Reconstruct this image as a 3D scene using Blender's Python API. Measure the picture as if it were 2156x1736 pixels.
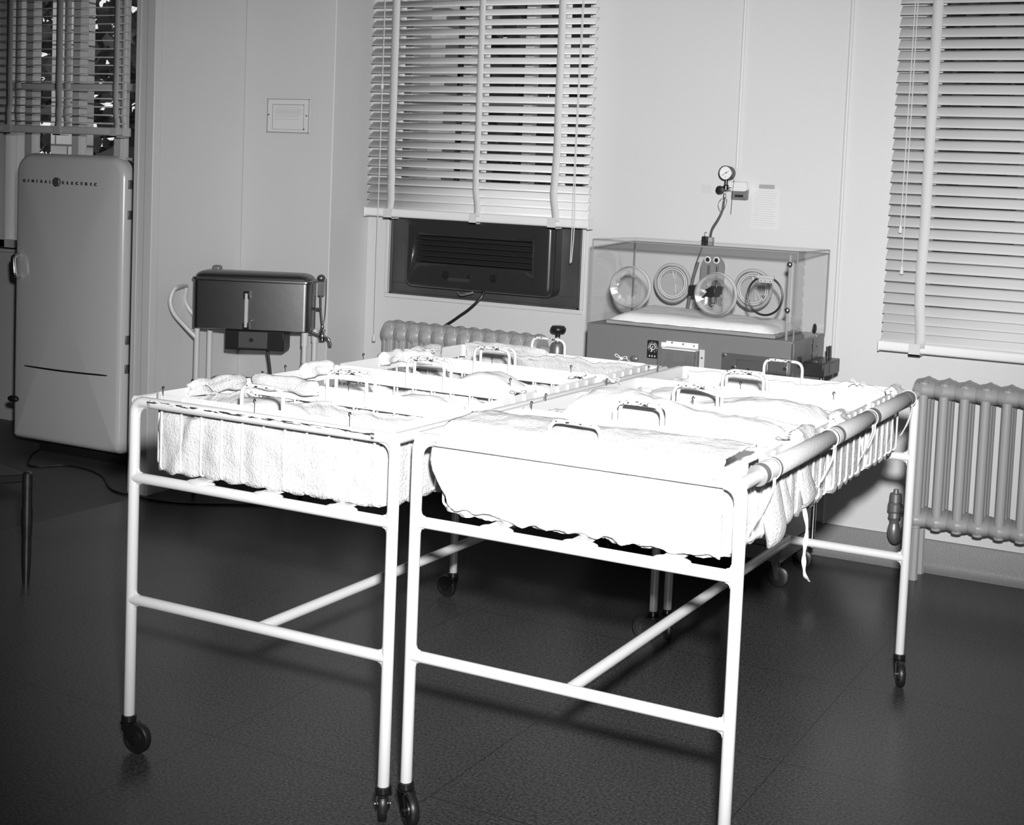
import bpy, math, random
from mathutils import Vector, Matrix, Euler, noise
for o in list(bpy.data.objects): bpy.data.objects.remove(o)
S = bpy.context.scene
C = S.collection
PI = math.pi
# ---------------------------------------------------------------- camera, world, flash, exposure
cd = bpy.data.cameras.new('camera'); cam = bpy.data.objects.new('camera', cd); C.objects.link(cam); S.camera = cam
cd.sensor_fit = 'HORIZONTAL'; cd.sensor_width = 36.0
cd.lens = 2813.1*36/2156; cd.shift_x = -234.98/2156; cd.shift_y = -270.42/2156
cd.clip_start = .05; cd.clip_end = 200
yaw, pitch, roll = -.4402, .0703, .0465
fw = Vector((math.sin(yaw)*math.cos(pitch), math.cos(yaw)*math.cos(pitch), -math.sin(pitch)))
rt = Vector((math.cos(yaw), -math.sin(yaw), 0)); up = rt.cross(fw)
r2 = rt*math.cos(roll)+up*math.sin(roll); u2 = -rt*math.sin(roll)+up*math.cos(roll)
m = Matrix((r2, u2, -fw)).transposed().to_4x4(); m.translation = Vector((2.5445, -2.5236, 1.5076))
cam.matrix_world = m
W = bpy.data.worlds.new('world'); S.world = W; W.use_nodes = True
W.node_tree.nodes['Background'].inputs[0].default_value = (.9, .9, .9, 1)
W.node_tree.nodes['Background'].inputs[1].default_value = 1.0
ld = bpy.data.lights.new('flash_gun', 'SPOT'); ld.energy = 1480; ld.shadow_soft_size = .06
ld.spot_size = math.radians(62); ld.spot_blend = 1.0
fl = bpy.data.objects.new('flash_gun', ld); C.objects.link(fl)
fl.location = (2.58, -2.42, 1.80)
tgt = Vector((.34, 1.9, .98))
fl.rotation_euler = (tgt-Vector(fl.location)).to_track_quat('-Z', 'Y').to_euler()
cl = bpy.data.lights.new('overhead_fill', 'AREA'); cl.shape = 'RECTANGLE'; cl.size = 1.6; cl.size_y = 1.2; cl.energy = 2.5  # weak soft fill light added overhead, out of view; no actual fixture
co = bpy.data.objects.new('overhead_fill', cl); C.objects.link(co); co.location = (.8, -.6, 3.05)
S.cycles.transparent_max_bounces = 32
S.view_settings.view_transform = 'Standard'; S.view_settings.look = 'None'
S.view_settings.exposure = 0; S.view_settings.gamma = 1; S.view_settings.use_curve_mapping = False

# ---------------------------------------------------------------- materials
def mat(name, c, rough=.5, metal=0., bump=0., bscale=60., spec=.5, var=0., vscale=3., coat=0.):
    m = bpy.data.materials.new(name); m.use_nodes = True; nt = m.node_tree; b = nt.nodes['Principled BSDF']
    b.inputs['Base Color'].default_value = (c, c, c, 1); b.inputs['Roughness'].default_value = rough
    b.inputs['Metallic'].default_value = metal; b.inputs['Specular IOR Level'].default_value = spec
    if coat: b.inputs['Coat Weight'].default_value = coat
    tc = nt.nodes.new('ShaderNodeTexCoord')
    if bump:
        n = nt.nodes.new('ShaderNodeTexNoise'); n.inputs['Scale'].default_value = bscale; n.inputs['Detail'].default_value = 3
        nt.links.new(tc.outputs['Object'], n.inputs['Vector'])
        bp = nt.nodes.new('ShaderNodeBump'); bp.inputs['Strength'].default_value = bump; bp.inputs['Distance'].default_value = .004
        nt.links.new(n.outputs['Fac'], bp.inputs['Height']); nt.links.new(bp.outputs['Normal'], b.inputs['Normal'])
    if var:
        n = nt.nodes.new('ShaderNodeTexNoise'); n.inputs['Scale'].default_value = vscale; n.inputs['Detail'].default_value = 5
        nt.links.new(tc.outputs['Object'], n.inputs['Vector'])
        r = nt.nodes.new('ShaderNodeMapRange'); r.inputs['To Min'].default_value = c*(1-var); r.inputs['To Max'].default_value = c*(1+var)
        nt.links.new(n.outputs['Fac'], r.inputs['Value'])
        nt.links.new(r.outputs['Result'], b.inputs['Base Color'])
    return m
def clear(name, tint=.97, gloss=.25, rough=.02, milky=0., ior=1.49):
    m = bpy.data.materials.new(name); m.use_nodes = True; nt = m.node_tree; nt.nodes.clear()
    o = nt.nodes.new('ShaderNodeOutputMaterial'); t = nt.nodes.new('ShaderNodeBsdfTransparent'); g = nt.nodes.new('ShaderNodeBsdfGlossy')
    t.inputs[0].default_value = (tint, tint, tint, 1); g.inputs['Roughness'].default_value = rough
    f = nt.nodes.new('ShaderNodeFresnel'); f.inputs[0].default_value = ior
    ge = nt.nodes.new('ShaderNodeNewGeometry'); iv = nt.nodes.new('ShaderNodeMath'); iv.operation = 'SUBTRACT'; iv.inputs[0].default_value = 1
    nt.links.new(ge.outputs['Backfacing'], iv.inputs[1]); mu = nt.nodes.new('ShaderNodeMath'); mu.operation = 'MULTIPLY'
    nt.links.new(f.outputs[0], mu.inputs[0]); nt.links.new(iv.outputs[0], mu.inputs[1])
    mx = nt.nodes.new('ShaderNodeMixShader'); nt.links.new(mu.outputs[0], mx.inputs[0])
    nt.links.new(t.outputs[0], mx.inputs[1]); nt.links.new(g.outputs[0], mx.inputs[2])
    last = mx
    if milky:
        d = nt.nodes.new('ShaderNodeBsdfDiffuse'); d.inputs[0].default_value = (.7, .7, .7, 1)
        m2 = nt.nodes.new('ShaderNodeMixShader'); m2.inputs[0].default_value = milky
        nt.links.new(mx.outputs[0], m2.inputs[1]); nt.links.new(d.outputs[0], m2.inputs[2]); last = m2
    nt.links.new(last.outputs[0], o.inputs[0])
    return m
def chipped(name, base=.8, dense=.57, band=None, sc=(9, 60, 60)):
    m = mat(name, base, .35); nt = m.node_tree; b = nt.nodes['Principled BSDF']
    tc = nt.nodes.new('ShaderNodeTexCoord'); mp = nt.nodes.new('ShaderNodeMapping'); mp.inputs['Scale'].default_value = sc
    n = nt.nodes.new('ShaderNodeTexNoise'); n.inputs['Scale'].default_value = 4; n.inputs['Detail'].default_value = 4
    nt.links.new(tc.outputs['Object'], mp.inputs[0]); nt.links.new(mp.outputs[0], n.inputs['Vector'])
    gt = nt.nodes.new('ShaderNodeMath'); gt.operation = 'GREATER_THAN'; gt.inputs[1].default_value = dense
    nt.links.new(n.outputs['Fac'], gt.inputs[0]); fac = gt.outputs[0]
    if band:                                             # worn strip along the rail: a band of height on its outer side
        sp = nt.nodes.new('ShaderNodeSeparateXYZ'); nt.links.new(tc.outputs['Object'], sp.inputs[0])
        for ax, op, v in band:
            k = nt.nodes.new('ShaderNodeMath'); k.operation = op; k.inputs[1].default_value = v
            nt.links.new(sp.outputs[ax], k.inputs[0])
            mu = nt.nodes.new('ShaderNodeMath'); mu.operation = 'MULTIPLY'
            nt.links.new(fac, mu.inputs[0]); nt.links.new(k.outputs[0], mu.inputs[1]); fac = mu.outputs[0]
    mx = nt.nodes.new('ShaderNodeMix'); mx.data_type = 'RGBA'
    mx.inputs['A'].default_value = (base, base, base, 1); mx.inputs['B'].default_value = (.03, .03, .03, 1)
    nt.links.new(fac, mx.inputs['Factor']); nt.links.new(mx.outputs['Result'], b.inputs['Base Color'])
    return m
def floor_mat():
    m = mat('floor_tile', .045, .32, spec=.4); nt = m.node_tree; b = nt.nodes['Principled BSDF']; L = nt.links.new
    tc = nt.nodes.new('ShaderNodeTexCoord'); sp = nt.nodes.new('ShaderNodeSeparateXYZ'); L(tc.outputs['Object'], sp.inputs[0])
    def M(op, a, bb=None):
        k = nt.nodes.new('ShaderNodeMath'); k.operation = op
        for i, v in enumerate((a, bb)):
            if v is None: continue
            if isinstance(v, (int, float)): k.inputs[i].default_value = v
            else: L(v, k.inputs[i])
        return k.outputs[0]
    def seam(o, off, per):
        t = M('PINGPONG', M('ADD', o, off), per/2)
        return M('LESS_THAN', t, .0016)
    s = M('MAXIMUM', seam(sp.outputs[0], 20*.6875-.12, .6875), seam(sp.outputs[1], 20*.65-.18, .65))
    n = nt.nodes.new('ShaderNodeTexNoise'); n.inputs['Scale'].default_value = 130; n.inputs['Detail'].default_value = 3; L(tc.outputs['Object'], n.inputs['Vector'])
    n2 = nt.nodes.new('ShaderNodeTexNoise'); n2.inputs['Scale'].default_value = 2.5; n2.inputs['Detail'].default_value = 5; L(tc.outputs['Object'], n2.inputs['Vector'])
    r = nt.nodes.new('ShaderNodeMapRange'); r.inputs['From Min'].default_value = .35; r.inputs['From Max'].default_value = .75
    r.inputs['To Min'].default_value = .024; r.inputs['To Max'].default_value = .10; L(n.outputs['Fac'], r.inputs['Value'])
    v = M('MULTIPLY', r.outputs['Result'], M('ADD', .75, M('MULTIPLY', n2.outputs['Fac'], .5)))
    v = M('MULTIPLY', v, M('SUBTRACT', 1, M('MULTIPLY', s, .6)))
    L(v, b.inputs['Base Color'])
    r3 = nt.nodes.new('ShaderNodeMapRange'); r3.inputs['To Min'].default_value = .22; r3.inputs['To Max'].default_value = .42; L(n2.outputs['Fac'], r3.inputs['Value'])
    L(r3.outputs['Result'], b.inputs['Roughness'])
    return m
def block_mat():
    m = mat('painted_block', .5, .8); nt = m.node_tree; b = nt.nodes['Principled BSDF']
    tc = nt.nodes.new('ShaderNodeTexCoord'); mp = nt.nodes.new('ShaderNodeMapping'); mp.inputs['Rotation'].default_value = (PI/2, 0, 0)
    br = nt.nodes.new('ShaderNodeTexBrick'); br.inputs['Color1'].default_value = (.62, .62, .62, 1); br.inputs['Color2'].default_value = (.4, .4, .4, 1)
    br.inputs['Mortar'].default_value = (.13, .13, .13, 1); br.inputs['Scale'].default_value = 1; br.inputs['Mortar Size'].default_value = .008
    br.inputs['Brick Width'].default_value = .26; br.inputs['Row Height'].default_value = .11
    nt.links.new(tc.outputs['Object'], mp.inputs[0]); nt.links.new(mp.outputs[0], br.inputs['Vector']); nt.links.new(br.outputs['Color'], b.inputs['Base Color'])
    return m
WALL = mat('wall_paint', .60, .55, bump=.12, bscale=90, var=.03, vscale=2)
TRIM = mat('trim_paint', .60, .35)
PIERM = mat('pier_paint', .58, .55, bump=.12, bscale=90, var=.03)
CEIL = mat('ceiling_paint', .45, .8); WALLD = mat('rear_wall_paint', .3, .7)
FLOOR = floor_mat()
FLOOR2 = mat('hall_floor', .075, .5, var=.15)
BASEM = mat('cove_base', .19, .45, bump=.3, bscale=200, var=.15, vscale=150)
ENAM = mat('white_enamel', .60, .32, coat=.1)
CHIPW = chipped('chipped_enamel_worn', .6, .505, [(2, 'GREATER_THAN', .9170), (2, 'LESS_THAN', .9225), (1, 'LESS_THAN', 0.)], (7, 40, 60))
CHIPL = chipped('chipped_enamel_light', .6, .73, None, (30, 60, 60))
CHIPH = chipped('chipped_handle', .6, .60, [(2, 'GREATER_THAN', .2405)], (25, 60, 40))
CLOTHW = mat('thick_white_cloth', .88, .95, bump=.6, bscale=110)
TERRY = mat('terry_cloth', .52, .95, bump=1., bscale=170)
SHEET = mat('cotton_sheet', .75, .9, bump=.3, bscale=40)
FLANN = mat('flannel', .64, .95, bump=.6, bscale=110)
FOAM = mat('padding_foam', .52, .8, bump=.5, bscale=200)
TAPE = mat('grey_tape', .16, .45)
TAPEW = mat('white_tape', .62, .5)
RUBB = mat('black_rubber', .012, .4)
BLKM = mat('black_metal', .02, .3, metal=.3)
DARKM = mat('dark_caster_metal', .05, .3, metal=.8)
CHROME = mat('chrome', .75, .12, metal=1.)
STEEL = mat('stainless_steel', .19, .34, metal=1., bump=.05, bscale=25, var=.12, vscale=4)
STEEL2 = mat('bright_steel', .6, .25, metal=1.)
FRID = mat('fridge_enamel', .66, .25, coat=.4)
BLIND = mat('blind_enamel', .78, .42)
BLINDT = mat('blind_tape', .62, .8)
CORD = mat('cotton_cord', .66, .9)
ACM = mat('brown_ac_enamel', .026, .3, coat=.3, var=.08)
ACD = mat('ac_dark', .003, .7)
WOODD = mat('dark_panel_board', .06, .4, var=.45, vscale=6)
RAD = mat("radiator_paint", .35, .4, var=.05)
VALV = mat('valve_metal', .24, .38, metal=.5, var=.3, vscale=30)
INCB = mat('incubator_enamel', .16, .4)
ACRY = clear('acrylic', .985)
ACRE = mat('acrylic_edge', .30, .15)
GLASS = clear('window_glass', .99)
FILM = clear('plastic_film', .86, milky=.25, rough=.28)
PAPER = mat('paper', .64, .8); PAPER2 = mat('note_paper', .66, .8)
INK = mat('faded_ink', .46, .8); INKD = mat('dark_ink', .05, .7)
BLKP = mat('black_plastic', .015, .35)
DIALW = mat('dial_white', .75, .6)
HOSE = mat('grey_hose', .09, .6)
LEAF = mat('leaf', .055, .7, var=.4, vscale=2); BARK = mat('bark', .03, .9)
BLOCK = block_mat(); GROUND = mat('grass_ground', .1, .9, var=.3)
BASIN = mat('enamel_basin', .12, .3, metal=.6)
STOOLM = mat('worn_chrome', .13, .35, metal=.9, var=.4, vscale=25)
CLOTHG = mat('grey_cloth', .3, .95, bump=1., bscale=60)

# ---------------------------------------------------------------- mesh helper
class MB:
    def __init__(s): s.v = []; s.f = []; s.sm = []
    def add(s, vs, fs, smooth=False):
        n = len(s.v); s.v += [tuple(v) for v in vs]; s.f += [tuple(i+n for i in f) for f in fs]; s.sm += [smooth]*len(fs); return s
    def box(s, a, b, M=None):
        x0, y0, z0 = a; x1, y1, z1 = b
        vs = [(x0, y0, z0), (x1, y0, z0), (x1, y1, z0), (x0, y1, z0), (x0, y0, z1), (x1, y0, z1), (x1, y1, z1), (x0, y1, z1)]
        if M: vs = [M @ Vector(v) for v in vs]
        return s.add(vs, [(3, 2, 1, 0), (4, 5, 6, 7), (0, 1, 5, 4), (1, 2, 6, 5), (2, 3, 7, 6), (3, 0, 4, 7)])
    def tube(s, pts, r, n=10, closed=False, cap=True, flat=1.):
        P = [Vector(p) for p in pts]; k = len(P); R = r if isinstance(r, (list, tuple)) else [r]*k
        T = []
        for i in range(k):
            if closed: t = P[(i+1) % k]-P[i-1]
            else: t = P[min(i+1, k-1)]-P[max(i-1, 0)]
            T.append(t.normalized())
        a = Vector((0, 0, 1)) if abs(T[0].z) < .9 else Vector((0, 1, 0))
        N = (a-T[0]*a.dot(T[0])).normalized(); vs = []
        for i in range(k):
            if i: N = (N-T[i]*N.dot(T[i])); N = N.normalized() if N.length > 1e-6 else T[i].orthogonal().normalized()
            B = T[i].cross(N)
            for j in range(n):
                q = 2*PI*j/n; vs.append(P[i]+(N*math.cos(q)*flat+B*math.sin(q))*R[i])
        fs = []
        for i in range(k if closed else k-1):
            i2 = (i+1) % k
            for j in range(n): fs.append((i*n+j, i*n+(j+1) % n, i2*n+(j+1) % n, i2*n+j))
        if cap and not closed: fs += [tuple(range(n-1, -1, -1)), tuple((k-1)*n+j for j in range(n))]
        return s.add(vs, fs, True)
    def lathe(s, prof, c, axis='z', n=24, caps=True):
        c = Vector(c); vs = []; ax = {'x': (Vector((1, 0, 0)), Vector((0, 1, 0)), Vector((0, 0, 1))), 'y': (Vector((0, 1, 0)), Vector((0, 0, 1)), Vector((1, 0, 0))), 'z': (Vector((0, 0, 1)), Vector((1, 0, 0)), Vector((0, 1, 0)))}
        A, U, V = ax[axis] if isinstance(axis, str) else (lambda a: (a, a.orthogonal().normalized(), a.cross(a.orthogonal().normalized())))(Vector(axis).normalized())
        for r, h in prof:
            for j in range(n):
                q = 2*PI*j/n; vs.append(c+A*h+(U*math.cos(q)+V*math.sin(q))*r)
        fs = []
        for i in range(len(prof)-1):
            for j in range(n): fs.append((i*n+j, i*n+(j+1) % n, (i+1)*n+(j+1) % n, (i+1)*n+j))
        if caps: fs += [tuple(range(n-1, -1, -1)), tuple((len(prof)-1)*n+j for j in range(n))]
        return s.add(vs, fs, True)
    def ball(s, c, r, n=12, sc=(1, 1, 1)):
        vs = []; fs = []; m_ = n//2
        for i in range(m_+1):
            t = PI*i/m_
            for j in range(n):
                q = 2*PI*j/n
                vs.append((c[0]+r*sc[0]*math.sin(t)*math.cos(q), c[1]+r*sc[1]*math.sin(t)*math.sin(q), c[2]+r*sc[2]*math.cos(t)))
        for i in range(m_):
            for j in range(n): fs.append((i*n+j, (i+1)*n+j, (i+1)*n+(j+1) % n, i*n+(j+1) % n))
        return s.add(vs, fs, True)
    def grid(s, fn, nu, nv, smooth=True, closeu=False):
        vs = [fn(i/(nu-1 if not closeu else nu), j/(nv-1)) for j in range(nv) for i in range(nu)]; fs = []
        for j in range(nv-1):
            for i in range(nu if closeu else nu-1): fs.append((j*nu+i, j*nu+(i+1) % nu, (j+1)*nu+(i+1) % nu, (j+1)*nu+i))
        return s.add(vs, fs, smooth)
    def loops(s, LL, capa=True, capb=True, smooth=True):
        n = len(LL[0]); vs = [p for l in LL for p in l]; fs = []
        for i in range(len(LL)-1):
            for j in range(n): fs.append((i*n+j, i*n+(j+1) % n, (i+1)*n+(j+1) % n, (i+1)*n+j))
        if capa: fs.append(tuple(range(n-1, -1, -1)))
        if capb: fs.append(tuple((len(LL)-1)*n+j for j in range(n)))
        return s.add(vs, fs, smooth)
    def build(s, name, material, parent=None, loc=None, bevel=0, solid=0, subd=0, autosm=True):
        org = Vector((0, 0, 0))
        if parent is not None: org = ORG[parent.name]
        elif loc is not None: org = Vector(loc)
        me = bpy.data.meshes.new(name); me.from_pydata([tuple(Vector(v)-org) for v in s.v], [], s.f)
        for p, q in zip(me.polygons, s.sm): p.use_smooth = q
        me.materials.append(material); me.update()
        o = bpy.data.objects.new(name, me); C.objects.link(o)
        if parent is not None: o.parent = parent; ORG[o.name] = org
        else: o.location = org; ORG[o.name] = org
        if autosm:
            try: me.set_sharp_from_angle(angle=math.radians(40))
            except Exception: pass
        if solid: k = o.modifiers.new('solid', 'SOLIDIFY'); k.thickness = solid; k.offset = 0
        if bevel: k = o.modifiers.new('bevel', 'BEVEL'); k.width = bevel; k.segments = 2; k.limit_method = 'ANGLE'
        if subd: k = o.modifiers.new('sub', 'SUBSURF'); k.levels = subd; k.render_levels = subd
        return o
ORG = {}
def tag(o, label, cat, group=None, kind=None):
    o['label'] = label; o['category'] = cat
    if group: o['group'] = group
    if kind: o['kind'] = kind
    return o
def thing(name, loc, label, cat, group=None):
    o = bpy.data.objects.new(name, None); C.objects.link(o); o.location = loc; o.empty_display_size = .05; ORG[o.name] = Vector(loc)
    return tag(o, label, cat, group)
def struct(o): o['kind'] = 'structure'; return o
def copy_tree(o, parent=None):
    c = o.copy(); C.objects.link(c)
    if parent is not None: c.parent = parent
    for ch in [x for x in bpy.data.objects if x.parent == o]: copy_tree(ch, c)
    ORG[c.name] = ORG.get(o.name, Vector((0, 0, 0)))
    return c
def kids(o, nm): return [x for x in bpy.data.objects if x.parent == o and x.name.split('.')[0] == nm]
def rnd(pts, rad, seg=6):                               # polyline with rounded corners
    P = [Vector(p) for p in pts]; out = [P[0]]
    for i in range(1, len(P)-1):
        a = (P[i-1]-P[i]); b = (P[i+1]-P[i]); r = min(rad, a.length*.49, b.length*.49); a.normalize(); b.normalize()
        for k in range(seg+1):
            t = k/seg; p0 = P[i]+a*r; p2 = P[i]+b*r
            out.append(p0*(1-t)**2+P[i]*2*t*(1-t)+p2*t*t)
    out.append(P[-1]); return out
def smoothpath(pts, sub=6):
    P = [Vector(p) for p in pts]; P = [P[0]*2-P[1]]+P+[P[-1]*2-P[-2]]; out = []
    for i in range(1, len(P)-2):
        for k in range(sub):
            t = k/sub; a, b, c, d = P[i-1:i+3]
            out.append(.5*((2*b)+(c-a)*t+(2*a-5*b+4*c-d)*t*t+(3*b-a-3*c+d)*t**3))
    out.append(P[-2]); return out
def rrect(x0, z0, x1, z1, rr, seg=6):                    # rounded rectangle, radii bl, br, tr, tl
    if not isinstance(rr, (list, tuple)): rr = [rr]*4
    o = []
    for (cx, cz, a0, r) in ((x0+rr[0], z0+rr[0], PI, rr[0]), (x1-rr[1], z0+rr[1], 1.5*PI, rr[1]), (x1-rr[2], z1-rr[2], 0, rr[2]), (x0+rr[3], z1-rr[3], .5*PI, rr[3])):
        for k in range(seg+1):
            a = a0+PI/2*k/seg; o.append((cx+r*math.cos(a), cz+r*math.sin(a)))
    return o
def puffy(mb, x0, z0, x1, z1, rr, yb, yf, edge=.02, crown=0., seg=8):   # rounded slab, front towards -y
    def L(ins, y): 
        q = [max(r-ins, .002) for r in (rr if isinstance(rr, (list, tuple)) else [rr]*4)]
        return [(px, y, pz) for px, pz in rrect(x0+ins, z0+ins, x1-ins, z1-ins, q, seg)]
    d = [L(0, yb), L(0, yf+edge)]
    for k in range(1, 6):
        a = PI/2*k/5; d.append(L(edge*(1-math.cos(a))*.8, yf+edge*(1-math.sin(a))))
    cx, cz = (x0+x1)/2, (z0+z1)/2; base = L(edge*.8, yf)
    for k in range(1, 7):
        t = 1-k/6.5
        d.append([(cx+(px-cx)*t, yf-crown*(1-t*t), cz+(pz-cz)*t) for px, y, pz in base])
    return mb.loops(d)
def text(s, size, M, material, parent, name, ext=.001, align='CENTER'):
    cu = bpy.data.curves.new(name, 'FONT'); cu.body = s; cu.size = size; cu.extrude = ext; cu.align_x = align; cu.align_y = 'CENTER'; cu.resolution_u = 3
    t = bpy.data.objects.new('tmp', cu); C.objects.link(t); bpy.context.view_layer.update()
    me = bpy.data.meshes.new_from_object(t); bpy.data.objects.remove(t)
    me.name = name; me.materials.clear(); me.materials.append(material)
    org = ORG[parent.name]
    me.transform(Matrix.Translation(-org) @ M)
    o = bpy.data.objects.new(name, me); C.objects.link(o); o.parent = parent; ORG[o.name] = org
    return o
FRONT = Matrix.Rotation(PI/2, 4, 'X')
def cut(obj, cutter):
    b = obj.modifiers.new('b', 'BOOLEAN'); b.object = cutter; b.operation = 'DIFFERENCE'; b.solver = 'EXACT'
    bpy.context.view_layer.update(); dg = bpy.context.evaluated_depsgraph_get()
    me = bpy.data.meshes.new_from_object(obj.evaluated_get(dg)); obj.modifiers.clear(); obj.data = me
    bpy.data.objects.remove(cutter)
def fbm(x, y, s=1., seed=0.): return noise.fractal(Vector((x*s+seed, y*s-seed*.7, seed)), 1., 2., 4)
def holes_wall(mb, x0, x1, z0, z1, y0, y1, holes):
    xs = sorted(set([x0, x1]+[h[0] for h in holes]+[h[1] for h in holes]))
    for a, b in zip(xs, xs[1:]):
        zz = [z0]
        hh = sorted([h for h in holes if h[0] <= a+1e-6 and h[1] >= b-1e-6], key=lambda h: h[2])
        z = z0
        for h in hh:
            if h[2] > z: mb.box((a, y0, z), (b, y1, h[2]))
            z = h[3]
        if z < z1: mb.box((a, y0, z), (b, y1, z1))
YW = 2.95
# ================================================================ SETTING
struct(MB().box((-2.0, -4.3, -.1), (3.7, 3.25, 0)).build('floor', FLOOR, autosm=False))
struct(MB().box((-6.2, -4.3, -.1), (-2.0, 3.25, 0)).build('floor', FLOOR2, autosm=False))
struct(MB().box((-6.2, -4.3, 3.1), (3.7, 3.25, 3.2)).build('ceiling', CEIL, autosm=False))
w = MB(); holes_wall(w, -6.2, 3.7, 0, 3.1, YW, 3.25, [(-4.15, -2.75, 1.0, 2.75), (-1.32, -.25, .945, 2.75), (1.27, 2.5, .95, 2.75)])
struct(w.build('wall_back', WALL, autosm=False))
struct(MB().box((3.6, -4.3, 0), (3.75, YW, 3.1)).build('wall_right', WALLD))
struct(MB().box((-6.3, -4.3, 0), (-6.15, YW, 3.1)).build('wall_left', WALLD))
struct(MB().box((-6.2, -4.4, 0), (3.7, -4.25, 3.1)).build('wall_front', WALLD))
struct(MB().box((-2.0, 2.65, 0), (-1.456, YW, 3.1)).build('wall_pier', PIERM, bevel=.004))
struct(MB().box((-2.11, 2.075, 0), (-2.0, YW, 3.1)).build('wall_partition', WALL))
t = MB().box((-2.115, 2.055, 0), (-2.0, 2.075, 3.1)); t.box((-2.035, 2.042, 0), (-1.986, 2.088, 3.1)); t.box((-2.088, 2.050, 0), (-2.082, 2.056, 3.1))
struct(t.build('trim_1', TRIM, bevel=.006))
def base_prof(x0, x1, yw):
    m_ = MB(); pr = [(yw, .0), (yw-.05, .0), (yw-.042, .006), (yw-.028, .018), (yw-.022, .04), (yw-.02, .122), (yw-.016, .13), (yw, .13)]
    return m_.loops([[(x, y, z) for y, z in pr] for x in (x0, x1)], smooth=False)
struct(base_prof(-1.456, 3.6, YW).build('baseboard_back', BASEM))
struct(base_prof(-1.965, -1.43, 2.65).build('baseboard_pier', BASEM))
# wall surface conduits (raised panel joints)
def conduit(name, x, z0, label):
    mb = MB().tube([(x, YW-.006, z0), (x, YW-.006, 3.1)], .008, 8)
    for z in (1.95, 2.6):
        if z > z0: mb.box((x-.014, YW-.004, z-.006), (x+.014, YW, z+.006))
    tag(mb.build(name, WALL, loc=(x, YW, z0)), label, 'conduit')
conduit('wall_conduit', .487, 1.62, 'thin painted conduit running down wall to the pressure gauge')
conduit('wall_conduit', .962, .0, 'thin painted conduit on wall right of incubator, ceiling to floor')

# windows: frame, sash bars, panes
def window(name, x0, x1, z0, z1, bars, hb):
    f = MB(); y0, y1 = 3.02, 3.1
    f.box((x0, y0, z0), (x0+.05, y1, z1)); f.box((x1-.05, y0, z0), (x1, y1, z1)); f.box((x0, y0, z0), (x1, y1, z0+.05)); f.box((x0, y0, z1-.05), (x1, y1, z1))
    for a, b in bars: f.box((a, y0+.01, z0), (b, y1-.01, z1))
    for z in hb: f.box((x0, y0+.005, z-.02), (x1, y1-.005, z+.02))
    fo = f.build(name, ENAM, loc=((x0+x1)/2, 3.06, z0), bevel=.004); struct(fo)
    MB().box((x0, 3.055, z0), (x1, 3.06, z1)).build('pane', GLASS, fo)
    MB().box((x0, 2.90 if z0 < .9 else YW-.012, z0-.02), (x1, 3.2, z0)).build('window_sill', TRIM, fo, bevel=.003)
    return fo
window('window_1', -4.15, -2.75, 1.0, 2.75, [(-3.96, -3.90), (-3.585, -3.527), (-3.26, -3.205)], [1.945])
window('window_2', -1.32, -.25, 1.34, 2.75, [(-.982, -.94), (-.642, -.596)], [1.905])
window('window_3', 1.27, 2.5, .95, 2.75, [(1.66, 1.71), (2.08, 2.13)], [1.85])
# outside
tag(MB().box((-30, 3.3, -1.2), (20, 40, -1.1)).build('lawn', GROUND, loc=(0, 8, -1.1)), 'ground outside beyond the windows', 'ground', kind='stuff')
tag(MB().box((-5.98, 5.0, -1.1), (-5.69, 5.15, 4)).build('block_pier', BLOCK, loc=(-5.8, 5.07, -1.1)), 'pale block pier outside the left window above the refrigerator', 'wall')
tag(MB().box((-2.62, 5.0, -1.1), (-2.373, 5.15, 4)).build('block_pier', BLOCK, loc=(-2.5, 5.07, -1.1)), 'pale block pier outside seen through the middle blind', 'wall')
def tree(x, y, h, rx, rz, n, seed, label, ls=.16):
    t = thing('tree', (x, y, -1.1), label, 'tree', 'trees outside the windows'); rg = random.Random(seed)
    MB().tube(smoothpath([(x, y, -1.1), (x+.1, y, .5), (x-.1, y+.1, h*.6), (x, y, h)]), [.16-.12*i/18 for i in range(19)], 8).build('trunk', BARK, t)
    mb = MB()
    for i in range(n):
        while 1:
            p = Vector((rg.uniform(-1, 1), rg.uniform(-1, 1), rg.uniform(-1, 1)))
            if p.length < 1: break
        c = Vector((x+p.x*rx, y+p.y*rx*.7, max(-.7, h*.55+p.z*rz))); a = Vector((rg.gauss(0, 1), rg.gauss(0, 1), rg.gauss(0, 1))).normalized(); b = a.orthogonal().normalized(); s_ = ls*rg.uniform(.6, 1.3)
        mb.add([c-a*s_, c+b*s_*.5, c+a*s_, c-b*s_*.5], [(0, 1, 2, 3)])
    mb.build('crown', LEAF, t, autosm=False)
tree(-4.6, 8.2, 5.2, 2.25, 3.6, 7000, 1, 'dark leafy tree filling the view behind the middle window')
tree(-9.9, 9.5, 5., 2.2, 3.4, 2600, 2, 'sparse tree with bright gaps outside the left window')
tree(.95, 8.2, 5.2, 2.25, 3.6, 14000, 3, 'dark leafy tree outside the right window')

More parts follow.
